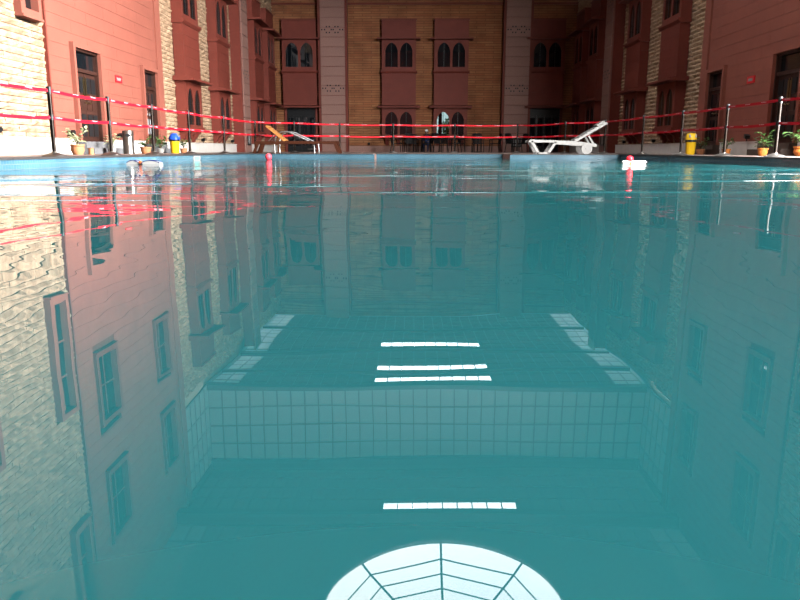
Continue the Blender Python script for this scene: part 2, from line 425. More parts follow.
STW = [(14.62, 15.42, 2.8, 5.4), (14.62, 15.42, 8.0, 10.4), (11.4, 12.4, 2.8, 5.4), (11.4, 12.4, 8.0, 10.4)]
def stone_wall(wall, X, s, singles):
    rest = MB(); n = 0
    for (y0, y1, z0, z1) in rows_with_openings(9.0 if s > 0 else 12.9, PN, .45, ZUP, STW, .132, .6, 1.3):
        if singles and z0 < 3.75 and y0 > 10.4 and n < 300:
            n += 1
            mb = MB(); stone_geo(mb, 0, s, 0, y1 - y0, 0, z1 - z0)
            mb.build('stone_block', M['stone'], wall, loc=(X - s * .02, y0, z0))
        else: stone_geo(rest, X - s * .02, s, y0, y1, z0, z1)
    zt = ZLOW - .4
    for seg, Xs in (((PF, 31.6), X), ((32.5, YB), X + s * .25)):
        for (y0, y1, z0, z1) in rows_with_openings(seg[0], seg[1], .45, zt, [], .132, .5, 1.1):
            stone_geo(rest, Xs, s, y0, y1, z0, z1)
    rest.build('stone_blocks', M['stone'], wall, kind='stuff')
    b = MB(); a, c = X - s * .2, X + s * .12
    b.box(min(a, c), max(a, c), 32.5, YB, .0, zt); b.build('wall_core', M['mortar'], wall)
stone_wall(WL, XL, 1, True); stone_wall(WR, XR, -1, False)

# salmon cladding panels
DOORS = [(16.72, 18.06, DECK, 2.46), (20.9, 22.02, DECK, 2.42)]
PWIN = [(16.5, 17.75, 4.4, 6.25), (20.45, 21.65, 4.5, 6.25), (16.5, 17.75, 7.4, 9.3), (20.45, 21.65, 7.4, 9.25)]
def pink_wall(wall, X, s):
    Xf = X + s * .02
    mb = MB(); a, b = X - s * .2, X + s * .008
    # backing core with real openings
    for (y0, y1, z0, z1) in rows_with_openings(PN, PF, DECK, ZUP, DOORS + PWIN, .3, 50, 60):
        mb.box(min(a, b), max(a, b), y0, y1, z0, z1 + .001)
    mb.build('cladding_core', M['joint'], wall)
    for (y0, y1, z0, z1) in rows_with_openings(PN + .0, PF, .45, ZUP, DOORS + PWIN, .287, 1.35, 2.1):
        p, q = X, Xf
        MB().box(0, .02, 0, y1 - y0 - .004, 0, z1 - z0 - .006).build('cladding_panel', M['pink'], wall, loc=(min(p, q), y0 + .002, z0 + .003))
    # near end face and far corner pilaster
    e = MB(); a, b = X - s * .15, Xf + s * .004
    e.box(min(a, b), max(a, b), PN - .03, PN + .02, .45, ZUP); e.build('shaded_end_face', M['red'], wall)  # salmon block's near face, its shade put into the dark red colour
    e = MB(); a, b = X - s * .15, Xf + s * .05
    e.box(min(a, b), max(a, b), PF - .0, PF + .42, .14, ZUP if True else 8); e.build('corner_pilaster', M['pink'], wall)
pink_wall(WL, XL, 1); pink_wall(WR, XR, -1)

# marble plinth along the walls, one slab per piece
for side, wall, X, s in (('left', WL, XL, 1), ('right', WR, XR, -1)):
    pl = empty('baseboard_' + side, kind='structure'); pl['label'] = 'white marble plinth at the foot of the %s wall' % side
    segs = [(9.0 if s > 0 else 12.9, DOORS[0][0] - .12), (DOORS[0][1] + .12, DOORS[1][0] - .12), (DOORS[1][1] + .1, 31.5), (32.7, YB - .2)]
    for a, b in segs:
        n = max(1, round((b - a) / .9))
        for i in range(n):
            p, q = a + (b - a) * i / n, a + (b - a) * (i + 1) / n
            off = .10 if q <= PN or p > PF else .07
            if p > 32: off = .36
            x0, x1 = X - s * .1, X + s * off
            MB().box(min(x0, x1), max(x0, x1), p + .003, q - .003, DECK, .455).build('plinth_slab', M['marble'], pl)
            MB().box(min(x0, x1 + s * .02), max(x0, x1 + s * .02), p, q, .455, .475).build('plinth_cap', M['marble'], pl)

# back wall, with one real opening into the room behind it
bw = MB()
HX0, HX1, HZ0, HZ1 = 1.05, 1.86, 1.0, 2.25
bw.box(XL - .5, HX0, YB, YB + .35, -.3, ZLOW - .035).box(HX1, XR + .5, YB, YB + .35, -.3, ZLOW - .035)
bw.box(HX0, HX1, YB, YB + .35, -.3, HZ0).box(HX0, HX1, YB, YB + .35, HZ1, ZLOW - .035)
WB = bw.build('wall_back', M['brick'], label='brown brick end wall behind the pool', kind='structure')
cn = MB().box(XL, XR, YB - .10, YB, 7.50, 7.60); cn.build('cornice', M['red'], WB)
pb = empty('baseboard_back', kind='structure'); pb['label'] = 'pale stone plinth along the end wall'
for i in range(10):
    a = -3.5 + i * .82
    MB().box(a + .003, a + .817, YB - .06, YB, DECK, .455).build('plinth_slab', M['granite'], pb)
# room behind the open window and what lies outside it
rm = MB()
RY0, RY1 = YB + .35, YB + 5.0
rm.box(-.6, 4.2, RY0, RY1, .0, .12).box(-.6, 4.2, RY0, RY1, 3.2, 3.3).box(-.7, -.6, RY0, RY1, 0, 3.3).box(4.2, 4.3, RY0, RY1, 0, 3.3)
rm.box(-.7, .95, RY1, RY1 + .2, 0, 3.3).box(2.6, 4.3, RY1, RY1 + .2, 0, 3.3).box(.95, 2.6, RY1, RY1 + .2, 0, .9).box(.95, 2.6, RY1, RY1 + .2, 2.75, 3.3)
rm.box(1.42, 1.62, RY1, RY1 + .2, .9, 2.75)
rm.build('wall_room', M['interior'], label='dim room seen through a ground floor window', kind='structure')
MB().box(XL - 8, XR + .4, YB + .4, 90, -.25, .10).build('ground_back', M['ground'], kind='structure')

# rear wall behind the camera
MB().box(XL - .5, XR + .5, YN - .3, YN, -.3, ZUP + .5).build('wall_rear', M['red'], kind='structure')

# ------------------------------------------------------------------ columns
def column(parent_name, loc, rz, width, label):
    root = empty(parent_name, loc, rz, label, 'column', 'pale granite columns of the hall')
    hw = width / 2
    MB().box(-hw - .13, hw + .13, -.42, 0, DECK, ZLOW - .15).build('red_core', M['red'], root)
    z = .14; pats = (3.16, 6.03); i = 0
    H = .478
    while z < ZLOW - .4:
        MB().box(-hw, hw, -.47, -.40, z + .012, z + H - .012).build('granite_block', M['granite'], root)
        z += H
    for pz in pats:
        mb = MB(); q = .052
        def sq(x, zz): mb.box(x - q / 2 * 1.25, x + q / 2 * 1.25, -.474, -.465, zz - q / 2 * 1.3, zz + q / 2 * 1.3)
        zc = pz + .2
        for cx in (-.22, .22):
            for dx, dz in ((-.17, 0), (.17, 0), (-.075, .14), (.075, .14), (-.075, -.14), (.075, -.14)): sq(cx + dx, zc + dz)
        sq(-.53, zc); sq(.53, zc)
        mb.build('inlay', M['black'], root)
    return root
column('column', (-4.21, YB, 0), 0, 1.24, 'pale granite column left of the brick end wall')
column('column', (5.24, YB, 0), 0, 1.22, 'pale granite column right of the brick end wall')
column('column', (XL - .0, 32.05, 0), PI / 2, 1.12, 'pale granite pillar on the left wall beyond two bay windows')
column('column', (XR + .0, 32.05, 0), -PI / 2, 1.12, 'pale granite pillar on the right wall behind the white lounger')

# ------------------------------------------------------------------ bay windows
def arch_pts(x0, x1, zs, rise, n=10):
    """Pointed arch from left springing to right springing."""
    out = []
    for i in range(n + 1):
        u = -1 + 2 * i / n; a = abs(u)
        out.append((x0 + (x1 - x0) * (u + 1) / 2, zs + rise * ((1 - a ** 2.0) ** .62 * .82 + (1 - a) * .18)))
    return out

def arched_front(z0, z1, hw, ops, wz0, wspring, rise, y0, y1):
    mb = MB()
    xs = [-hw] + [v for o in ops for v in o] + [hw]
    for i in range(0, len(xs), 2): mb.box(xs[i], xs[i + 1], y0, y1, z0, z1)
    for a, b in ops:
        mb.box(a, b, y0, y1, z0, wz0)
        pts = arch_pts(a, b, wspring, rise)
        for p, q in zip(pts[:-1], pts[1:]):
            mb.prism([(p[0], p[1]), (q[0], q[1]), (q[0], z1), (p[0], z1)], y0, y1)
    return mb

BW, BP = .88, .33
OPS = ((-.70, -.06), (.06, .70))
_bay_cache = {}
def bay_parts(root, glass=('glass_dark',) * 4, lower='window', hollow=False):
    def put(key, name, mk, m, parent=root):
        k = (key, m.name)
        if k not in _bay_cache: _bay_cache[k] = mk().mesh(name, m)
        return inst(name, _bay_cache[k], parent)
    R = M['red']
    if lower == 'window':
        # corbelled foot
        put('foot', 'sill', lambda: MB().box(-BW - .05, BW + .05, -BP - .06, 0, .86, .97), R)
        def cb(x):
            prof = [(0, .50), (-.09, .50), (-.11, .58), (-.17, .63), (-.2, .72), (-.29, .77), (-.32, .86), (0, .86)]
            return lambda: MB().prism([(p[0], p[1]) for p in prof], x - .09, x + .09, 'x')
        for k, x in enumerate((-.62, 0, .62)): put('corbel%d' % k, 'corbel', cb(x), R)
        f = put('lowfront', 'window_frame', lambda: arched_front(.97, 2.38, BW, OPS, 1.04, 1.80, .40, -BP, -BP + .09), R)
        if hollow:
            put('lowsides_h', 'side_wall', lambda: MB().box(-BW, -BW + .06, -BP + .09, 0, .97, 2.38).box(BW - .06, BW, -BP + .09, 0, .97, 2.38).box(-.03, .03, -BP + .09, 0, .97, 2.38).box(-BW, BW, -BP + .09, 0, 2.32, 2.38).box(-BW, BW, -BP + .09, 0, .97, 1.03), R)
        else:
            put('lowsides', 'side_wall', lambda: MB().box(-BW, -BW + .06, -BP + .09, 0, .97, 2.38).box(BW - .06, BW, -BP + .09, 0, .97, 2.38), R)
        for k, (a, b) in enumerate(OPS):
            put('lp%d' % k, 'pane', (lambda a=a, b=b: MB().box(a - .02, b + .02, -BP + .03, -BP + .045, 1.0, 2.28)), M[glass[k]], f)
            put('lm%d' % k, 'glazing_bar', (lambda a=a, b=b: MB().box((a + b) / 2 - .012, (a + b) / 2 + .012, -BP + .018, -BP + .03, 1.04, 2.2)), M['black'], f)
    put('ledge1', 'ledge', lambda: MB().prism([(0, 2.38), (-.68, 2.385), (-.68, 2.455), (-BP, 2.52), (0, 2.52)], -1.10, 1.10, 'x'), R)
    # solid course panels between the storeys
    zz = 2.52
    for i in range(5):
        h = (4.12 - 2.52) / 5
        put('course%d' % i, 'panel_course', (lambda z=zz, h=h: MB().box(-BW, BW, -BP, -.02, z + .006, z + h - .006)), M['red'])
        zz += h
    put('core', 'core', lambda: MB().box(-BW + .01, BW - .01, -BP + .012, 0, 2.5, 4.13), M['joint'])
    put('sill2', 'sill', lambda: MB().prism([(0, 4.12), (-BP - .02, 4.12), (-BP - .09, 4.20), (-BP - .09, 4.25), (0, 4.25)], -BW - .06, BW + .06, 'x'), R)
    f = put('upfront', 'window_frame', lambda: arched_front(4.25, 5.76, BW, OPS, 4.43, 5.22, .41, -BP, -BP + .09), R)
    put('upsides', 'side_wall', lambda: MB().box(-BW, -BW + .06, -BP + .09, 0, 4.25, 5.76).box(BW - .06, BW, -BP + .09, 0, 4.25, 5.76), R)
    for k, (a, b) in enumerate(OPS):
        put('up%d' % k, 'pane', (lambda a=a, b=b: MB().box(a - .02, b + .02, -BP + .03, -BP + .045, 4.4, 5.68)), M[glass[2 + k]], f)
        put('um%d' % k, 'glazing_bar', (lambda a=a, b=b: MB().box((a + b) / 2 - .012, (a + b) / 2 + .012, -BP + .018, -BP + .03, 4.43, 5.62)), M['black'], f)
    put('ledge2', 'ledge', lambda: MB().prism([(0, 5.76), (-.68, 5.765), (-.68, 5.83), (-BP, 5.88), (0, 5.88)], -1.10, 1.10, 'x'), R)
    put('toppanel', 'top_panel', lambda: MB().box(-BW, BW, -BP + .04, 0, 5.88, 6.72), R)
    put('topcap', 'top_moulding', lambda: MB().box(-BW - .03, BW + .03, -BP + .0, 0, 6.72, 6.79), R)

bays = []
side_Y = (24.8, 28.85, 34.25, 37.25)
lbl = {'left': ('dark red bay window on the left wall beside the yellow bin', 'dark red bay window on the left wall just before the granite pillar',
                'dark red bay window on the left wall just past the granite pillar', 'dark red bay window on the left wall nearest the end wall corner'),
       'right': ('dark red bay window on the right wall beside the yellow bin', 'dark red bay window on the right wall just before the granite pillar',
                 'dark red bay window on the right wall just past the granite pillar', 'dark red bay window on the right wall nearest the end wall corner')}
for side, X, rz, s in (('left', XL, PI / 2, 1), ('right', XR, -PI / 2, -1)):
    for i, y in enumerate(side_Y):
        r = empty('bay_window', (X + (s * .25 if y > 33 else 0), y, 0), rz, lbl[side][i], 'bay window', 'two storey red bay windows')
        bay_parts(r)
for x, label, hol in ((-.82, 'left of the two red bay windows on the brick end wall', False), (1.87, 'right of the two red bay windows on the brick end wall', True)):
    r = empty('bay_window', (x, YB, 0), 0, label, 'bay window', 'two storey red bay windows')
    bay_parts(r, ('glass_tint' if hol else 'glass_dark', 'glass_dark', 'glass_dark', 'glass_dark'), hollow=hol)
for x, label in ((-5.95, 'dark red bay above the left dark doorway'), (6.78, 'dark red bay above the right dark doorway')):
    r = empty('bay_window', (x, YB, 0), 0, label, 'bay window', 'two storey red bay windows')
    bay_parts(r, lower='door')

# ------------------------------------------------------------------ doors
def door(n, loc, rz, w, z0, z1, depth_out, label, style, steps, stepmat):
    """local x along the wall, -y out of the wall, y=0 is the cladding face"""
    root = empty('door_%d' % n, loc, rz, kind='structure'); root['label'] = label
    hw = w / 2
    # raised surround and jambs
    sr = MB().box(-hw - .10, -hw, -.10, .06, z0, z1 + .10).box(hw, hw + .10, -.10, .06, z0, z1 + .10).box(-hw, hw, -.10, .06, z1, z1 + .10)
    sr.build('surround', M['pink'], root)
    MB().box(-hw, -hw + .05, -.02, .16, z0, z1).box(hw - .05, hw, -.02, .16, z0, z1).box(-hw, hw, -.02, .16, z1 - .05, z1).build('frame', M['wood'], root)
    MB().box(-hw, hw, .0, .14, z1 - .50, z1 - .42).build('transom_bar', M['wood'], root)
    MB().box(-hw + .05, hw - .05, .08, .10, z1 - .42, z1 - .05).build('transom_pane', M['glass_dark'], root)
    zt = z1 - .50
    MB().box(-hw, hw, .15, .19, z0, z1).build('back_board', M['black'], root)
    for k, (a, b) in enumerate(((-hw + .05, -.004), (.004, hw - .05))):
        leaf = MB().box(a, b, .06, .11, z0 + .01, zt).build('leaf', M['wood'], root)
        m = (a + b) / 2; ww = (b - a)
        rows = ((z0 + .12, z0 + .62), (z0 + .72, z0 + 1.02), (z0 + 1.1, zt - .1)) if style == 'wood' else ((z0 + .12, z0 + .7), (z0 + .8, zt - .1))
        for ri, (c, d) in enumerate(rows):
            if style == 'wood':
                for u0, u1 in ((a + .05, m - .025), (m + .025, b - .05)):
                    MB().box(u0, u1, .045, .06, c, d).build('panel', M['black'] if ri != 1 else M['wood'], leaf)
            else:
                MB().box(a + .06, b - .06, .05, .06, c, d).build('pane', M['glass_dark'], leaf)
        hx = b - .05 if k == 0 else a + .05
        if style == 'wood':
            if k == 1 or True:
                MB().box(hx - .012, hx + .012, .035, .045, z0 + .95, z0 + 1.45).box(hx - .05, hx - .03, .035, .045, z0 + 1.0, z0 + 1.4).build('grille', M['gold'], leaf)
        MB().tube([(hx, .02, z0 + .86), (hx, -.01, z0 + .88), (hx - .10 * (1 if k == 0 else -1), -.01, z0 + .88)], .012, 6).build('handle', M['gold'], leaf, smooth=50)
    if steps:
        MB().box(-hw - .18, hw + .18, -.42, 0.0, DECK, DECK + .14).build('step', stepmat, root)
        MB().box(-hw - .10, hw + .10, -.22, 0.08, DECK + .14, z0).build('step', stepmat, root)
    return root
FL, FR = XL + .02, XR - .02
door(1, (FL, 17.39, 0), PI / 2, 1.30, .42, 2.46, 0, 'carved dark wooden double door with brass grille in the left salmon wall', 'wood', True, M['stepstone'])
door(2, (FL, 21.46, 0), PI / 2, 1.06, .40, 2.42, 0, 'narrow dark glazed door in the left salmon wall', 'glass', True, M['stepstone'])
door(3, (FR, 17.39, 0), -PI / 2, 1.30, .42, 2.46, 0, 'carved dark wooden double door in the right salmon wall', 'wood', True, M['stepbrown'])
door(4, (FR, 21.46, 0), -PI / 2, 1.06, .40, 2.42, 0, 'narrow dark glazed door in the right salmon wall', 'glass', True, M['stepbrown'])
def back_door(n, x, w, label):
    root = empty('door_%d' % n, (x, YB, 0), 0, kind='structure'); root['label'] = label
    hw = w / 2
    MB().box(-hw - .12, -hw, -.12, 0, DECK, 2.38).box(hw, hw + .12, -.12, 0, DECK, 2.38).build('frame', M['red'], root)
    MB().box(-hw, hw, -.03, -.02, DECK, 2.38).build('back_board', M['black'], root)
    for k in range(4):
        a = -hw + w * k / 4
        lf = MB().box(a + .01, a + w / 4 - .01, -.06, -.03, DECK + .02, 2.0).build('leaf', M['black'], root)
        MB().box(a + .07, a + w / 4 - .07, -.066, -.06, DECK + .3, 1.9).build('pane', M['glass_dark'], lf)
    MB().box(-hw, hw, -.08, -.03, 2.0, 2.06).build('transom_bar', M['black'], root)
back_door(5, -5.95, 1.5, 'dark glazed doorway in the left corner of the end wall')
back_door(6, 6.78, 1.6, 'dark glazed doorway in the right corner of the end wall')

# ------------------------------------------------------------------ plain windows (upper storeys)
def window(n, loc, rz, w, z0, z1, frame_m, label, rows=2):
    root = empty('window_%d' % n, loc, rz, kind='structure'); root['label'] = label
    hw = w / 2; b = .12
    MB().box(-hw, -hw + b, -.09, .12, z0, z1).box(hw - b, hw, -.09, .12, z0, z1).box(-hw + b, hw - b, -.09, .12, z0, z0 + b).box(-hw + b, hw - b, -.09, .12, z1 - b, z1).build('window_frame', frame_m, root)
    MB().box(-hw, hw, -.12, .1, z0 - .05, z0).build('window_sill', frame_m, root)
    MB().box(-hw + b, hw - b, .10, .13, z0 + b, z1 - b).build('back_board', M['black'], root)
    iw = (w - 2 * b); ih = (z1 - z0 - 2 * b)
    for i in range(2):
        for j in range(rows):
            a = -hw + b + iw * i / 2; c = z0 + b + ih * j / rows
            MB().box(a + .02, a + iw / 2 - .02, .055, .065, c + .02, c + ih / rows - .02).build('pane', M['glass_dark'], root)
    mb = MB().box(-.02, .02, .04, .08, z0 + b, z1 - b)
    for j in range(1, rows): mb.box(-hw + b, hw - b, .04, .08, z0 + b + ih * j / rows - .02, z0 + b + ih * j / rows + .02)
    mb.build('glazing_bar', frame_m, root)
wi = 1
for side, X, rz, s in (('left', XL, PI / 2, 1), ('right', XR, -PI / 2, -1)):
    for (a, b, c, d) in STW:
        if s < 0 and a < 12: continue
        window(wi, (X - s * .0, (a + b) / 2, 0), rz, b - a, c, d, M['pink'], 'tall pink framed window in the %s sandstone wall' % side, 3); wi += 1
    for (a, b, c, d) in PWIN:
        window(wi, (X + s * .01, (a + b) / 2, 0), rz, b - a, c, d, M['red'], 'small window high in the %s salmon wall' % side, 2); wi += 1

# ------------------------------------------------------------------ roof
ceil = empty('ceiling', kind='structure'); ceil['label'] = 'panelled roof with skylights over the pool'
CW, CD = (XR - XL) / 32, .88
DCX, DCY, DR = .85, 17.0, 3.2
pan_cache = {}
def pan_mesh(w, d, m):
    k = (round(w, 3), round(d, 3), m.name)
    if k not in pan_cache: pan_cache[k] = MB().box(-w / 2, w / 2, -d / 2, d / 2, 0, .02).mesh('roof_panel', m)
    return pan_cache[k]
STRIPS_LOW = [(31.72, 32.4), (28.2, 28.88), (26.4, 27.0)]
STRIP_UP = (21.75, 22.55)
SI = {ZLOW: 12, ZUP: 13}                       # strips are nine bays wide
rest = MB(); nsing = 0
def roof_plane(z, y_from, y_to, strips, singles):
    global nsing
    n = round((y_to - y_from) / CD); d = (y_to - y_from) / n
    for j in range(n):
        ya, yb = y_from + j * d, y_from + (j + 1) * d
        for i in range(32):
            xc = XL + (i + .5) * CW; yc = (ya + yb) / 2
            xa, xb = xc - CW / 2, xc + CW / 2
            # leave the dome opening free
            nx = min(max(DCX, xa), xb); ny = min(max(DCY, ya), yb)
            if z > 9 and math.hypot(nx - DCX, ny - DCY) < DR + .12: continue
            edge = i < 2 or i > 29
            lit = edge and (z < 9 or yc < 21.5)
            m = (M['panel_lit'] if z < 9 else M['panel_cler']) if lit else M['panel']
            cut = [(ya, yb)]
            if SI[z] <= i < SI[z] + 9:
                for a, b in strips:
                    new = []
                    for p, q in cut:
                        if b <= p or a >= q: new.append((p, q)); continue
                        if a - p > .01: new.append((p, a))
                        if q - b > .01: new.append((b, q))
                    cut = new
            for p, q in cut:
                if singles and not lit and nsing < 290 and p > 16.5:
                    nsing += 1
                    inst('roof_panel', pan_mesh(CW - .02, q - p - .02, m), ceil, (xc, (p + q) / 2, z))
                elif lit: inst('edge_panel', pan_mesh(CW - .02, q - p - .02, m), ceil, (xc, (p + q) / 2, z))
                else: rest.box(xa + .01, xb - .01, p + .01, q - .01, z, z + .02)
    g = MB()
    for j in range(n + 1):
        y = y_from + j * d
        if z > 9 and abs(y - DCY) < DR + .1:
            c = math.sqrt((DR + .1) ** 2 - (y - DCY) ** 2); g.box(XL, DCX - c, y - .018, y + .018, z - .015, z + .03); g.box(DCX + c, XR, y - .018, y + .018, z - .015, z + .03)
        else: g.box(XL, XR, y - .018, y + .018, z - .015, z + .03)
    for i in range(33):
        x = XL + i * CW
        if z > 9 and abs(x - DCX) < DR + .1:
            c = math.sqrt((DR + .1) ** 2 - (x - DCX) ** 2); g.box(x - .018, x + .018, y_from, DCY - c, z - .016, z + .029); g.box(x - .018, x + .018, DCY + c, y_to, z - .016, z + .029)
        else: g.box(x - .018, x + .018, y_from, y_to, z - .016, z + .029)
    g.build('roof_grid', M['mull'], ceil)
roof_plane(ZLOW, YSTEP, YB, STRIPS_LOW, False)
roof_plane(ZUP, 10.0, YSTEP, [STRIP_UP], True)
rest.build('roof_panels', M['panel'], ceil, kind='stuff')
MB().box(XL - .5, XR + .5, YN, 10.0, ZUP, ZUP + .15).build('roof_sheet', M['roofout'], ceil)
MB().box(XL - .3, XL, YSTEP, YB + .3, ZLOW + .001, ZLOW + .02).build('edge_strip', M['panel_cler'], ceil)
MB().box(XR, XR + .3, YSTEP, YB + .3, ZLOW + .001, ZLOW + .02).build('edge_strip', M['panel_lit'], ceil)
MB().box(XL - .3, XL, 10, YSTEP, ZUP + .001, ZUP + .02).build('edge_strip', M['panel_cler'], ceil)
MB().box(XR, XR + .3, 10, YSTEP, ZUP + .001, ZUP + .02).build('edge_strip', M['panel_cler'], ceil)
# translucent glazing added to dim the sky; closes the slits between roof and walls
MB().box(XL - .16, XL - .15, 22.75, YB, ZLOW - .06, ZLOW + .03).build('slit_glazing', M['panel_cler'], ceil)
MB().box(XR + .15, XR + .16, 22.75, YB, ZLOW - .17, ZLOW + .03).build('slit_glazing', M['panel_lit'], ceil)
MB().box(XL, XR, YB + .01, YB + .02, ZLOW - .04, ZLOW + .03).build('slit_glazing', M['panel_lit'], ceil)
# skylight glass strips
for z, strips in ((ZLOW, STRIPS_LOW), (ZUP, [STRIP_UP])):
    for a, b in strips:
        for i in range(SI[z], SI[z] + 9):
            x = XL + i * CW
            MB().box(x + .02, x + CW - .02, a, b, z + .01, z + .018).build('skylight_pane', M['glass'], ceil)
# beams
bm_ = MB()
for y in (35.6, 30.72, 27.6): bm_ = MB().box(XL, XR, y - .12, y + .12, ZLOW - .15, ZLOW - .02); bm_.build('roof_beam', M['beam'], ceil)
MB().box(XL, XR, YSTEP - .16, YSTEP + .16, ZLOW - .13, ZLOW + .05).build('roof_beam', M['beam'], ceil)
MB().box(XL, XR, YSTEP - .16, YSTEP + .16, ZUP - .45, ZUP + .05).build('roof_beam', M['beam'], ceil)
MB().box(XL, XR, 21.15, 21.45, ZUP - .35, ZUP - .02).build('roof_beam', M['beam'], ceil)
# clerestory wall of frosted panels
rows = 4; z0c, z1c = ZLOW + .05, ZUP - .4; hh = (z1c - z0c) / rows
for i in range(32):
    for j in range(rows):
        x = XL + i * CW
        MB().box(x + .02, x + CW - .02, YSTEP - .01, YSTEP + .01, z0c + j * hh + .02, z0c + (j + 1) * hh - .02).build('clerestory_panel', M['panel_cler'], ceil)
g = MB()
for i in range(33): g.box(XL + i * CW - .022, XL + i * CW + .022, YSTEP - .05, YSTEP + .02, z0c, z1c)
for j in range(1, rows): g.box(XL, XR, YSTEP - .05, YSTEP + .02, z0c + j * hh - .02, z0c + j * hh + .02)
g.build('clerestory_grid', M['mull'], ceil)
for X in (XL, XR):
    g = MB(); n = 5; dy = (YSTEP - 22.7) / n
    for i in range(n):
        for j in range(rows):
            y = 22.7 + i * dy
            MB().box(X - .01, X + .01, y + .02, y + dy - .02, z0c - .2 + j * (hh + .1) + .02, z0c - .2 + (j + 1) * (hh + .1) - .02).build('clerestory_panel', M['panel_cler'], ceil)
    for i in range(n + 1): g.box(X - .03, X + .03, 22.7 + i * dy - .02, 22.7 + i * dy + .02, z0c - .2, ZUP)
    for j in range(rows + 1): g.box(X - .03, X + .03, 22.7, YSTEP, z0c - .2 + j * (hh + .1) - .02, z0c - .2 + j * (hh + .1) + .02)
    g.build('clerestory_grid', M['mull'], ceil)
    MB().box(X - .06, X + .06, 22.7, YSTEP, ZUP - .28, ZUP + .03).build('roof_beam', M['beam'], ceil)
# dome: flat circular flange, drum, octagonal glazed cap
NS = 64
mb = MB(); vs = []; fs = []
for k in range(NS):
    t_ = 2 * PI * k / NS
    for r_ in (DR, 4.35):
        for z_ in (ZUP - .03, ZUP - .012): vs.append((DCX + r_ * math.cos(t_), DCY + r_ * math.sin(t_), z_))
for k in range(NS):
    a = k * 4; b = ((k + 1) % NS) * 4
    fs += [(a, b, b + 2, a + 2), (a + 1, a + 3, b + 3, b + 1), (a, a + 1, b + 1, b), (a + 2, b + 2, b + 3, a + 3)]
mb.add(vs, fs).build('dome_flange', M['panel'], ceil)
mb = MB(); vs = []; fs = []
for k in range(NS):
    t_ = 2 * PI * k / NS
    for r_, z_ in ((DR + .0, ZUP - .035), (DR + .02, ZUP + .09), (DR + .10, ZUP + .09), (DR + .09, ZUP - .035)): vs.append((DCX + r_ * math.cos(t_), DCY + r_ * math.sin(t_), z_))
for k in range(NS):
    a = k * 4; b = ((k + 1) % NS) * 4
    fs += [(a + i, b + i, b + (i + 1) % 4, a + (i + 1) % 4) for i in range(4)]
mb.add(vs, fs).build('dome_curb', M['white_plastic'], ceil)
RING = [(3.45, ZUP + .06), (2.85, ZUP + .40), (2.40, ZUP + .60), (1.95, ZUP + .80), (1.4, ZUP + .95), (.8, ZUP + 1.07), (.25, ZUP + 1.15)]
def dn(i, k): r_, z_ = RING[i]; r_ *= 1.045; t_ = PI / 2 + k * PI / 4; return Vector((DCX + r_ * math.cos(t_), DCY + r_ * math.sin(t_), z_))
for k in range(8):
    MB().tube([dn(i, k) for i in range(len(RING))], .035, 6).build('dome_rib', M['beam'], ceil)
for i in range(len(RING)):
    MB().tube([dn(i, k) for k in range(9)], .022, 6).build('dome_ring', M['beam'], ceil)
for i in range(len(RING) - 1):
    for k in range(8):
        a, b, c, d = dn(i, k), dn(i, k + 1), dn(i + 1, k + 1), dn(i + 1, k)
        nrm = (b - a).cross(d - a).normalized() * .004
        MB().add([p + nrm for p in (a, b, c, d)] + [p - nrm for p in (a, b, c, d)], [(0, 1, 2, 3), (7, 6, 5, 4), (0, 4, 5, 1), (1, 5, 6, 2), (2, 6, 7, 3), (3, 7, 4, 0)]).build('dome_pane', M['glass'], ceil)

# ------------------------------------------------------------------ tape barrier
POSTS = [(-5.33, 8.9), (-5.33, 10.93), (-5.31, 12.96), (-5.32, 15.13), (-5.31, 17.55), (-5.10, 19.95), (-4.95, 23.15), (-3.87, 24.05), (-2.52, 25.2), (-.72, 25.6), (1.40, 26.0),
         (3.57, 26.0), (4.78, 23.8), (5.72, 22.55), (5.95, 19.6), (6.10, 17.2), (6.15, 14.91), (6.17, 12.86), (6.17, 10.9)]
pname = ['steel post beyond the left edge of the picture', 'nearest steel barrier post at the left, by the sandstone wall', 'steel barrier post in front of the left salmon wall near the steel bin', 'steel barrier post in front of the narrow left door',
         'steel barrier post in front of the first left bay window', 'steel barrier post in front of the second left bay window', 'steel barrier post behind the head of the wooden lounger',
         'steel barrier post behind the curved grab rails', 'steel barrier post at the foot of the wooden lounger', 'steel barrier post left of the seated person', 'steel barrier post between two groups of black chairs',
         'steel barrier post in front of the right granite column', 'steel barrier post behind the seat of the white lounger', 'steel barrier post behind the raised back of the white lounger',
         'steel barrier post beside the red topped float', 'steel barrier post left of the right yellow bin', 'steel barrier post by the narrow right door', 'nearest steel barrier post at the right, by the wooden door', 'steel post beyond the right edge of the picture']
st = empty('barrier_post', (0, 0, DECK), 0)
MB().lathe([(0, 0), (.175, 0), (.178, .012), (.15, .028), (.09, .045), (.045, .06), (.04, .07), (0, .07)], 24).build('base', M['steel2'], st, smooth=40)
MB().lathe([(0, .05), (.030, .05), (.030, .90), (0, .90)], 16).build('pole', M['steel'], st, smooth=40)
MB().lathe([(0, .895), (.036, .895), (.036, .985), (.030, 1.0), (0, 1.0)], 16).build('belt_head', M['black'], st, smooth=40)
MB().lathe([(0, .525), (.036, .525), (.036, .60), (0, .60)], 16).build('belt_clip', M['black'], st, smooth=40)
roots = [st]
for i, (x, y) in enumerate(POSTS):
    o = st if i == 0 else copy_tree(st)
    o.location = (x, y, DECK); lab(o, pname[i], 'barrier post', 'steel barrier posts around the pool')
ordn = ['first', 'second', 'third', 'fourth', 'fifth', 'sixth', 'seventh', 'eighth', 'ninth', 'tenth', 'eleventh', 'twelfth', 'thirteenth', 'fourteenth', 'fifteenth', 'sixteenth', 'seventeenth', 'eighteenth']
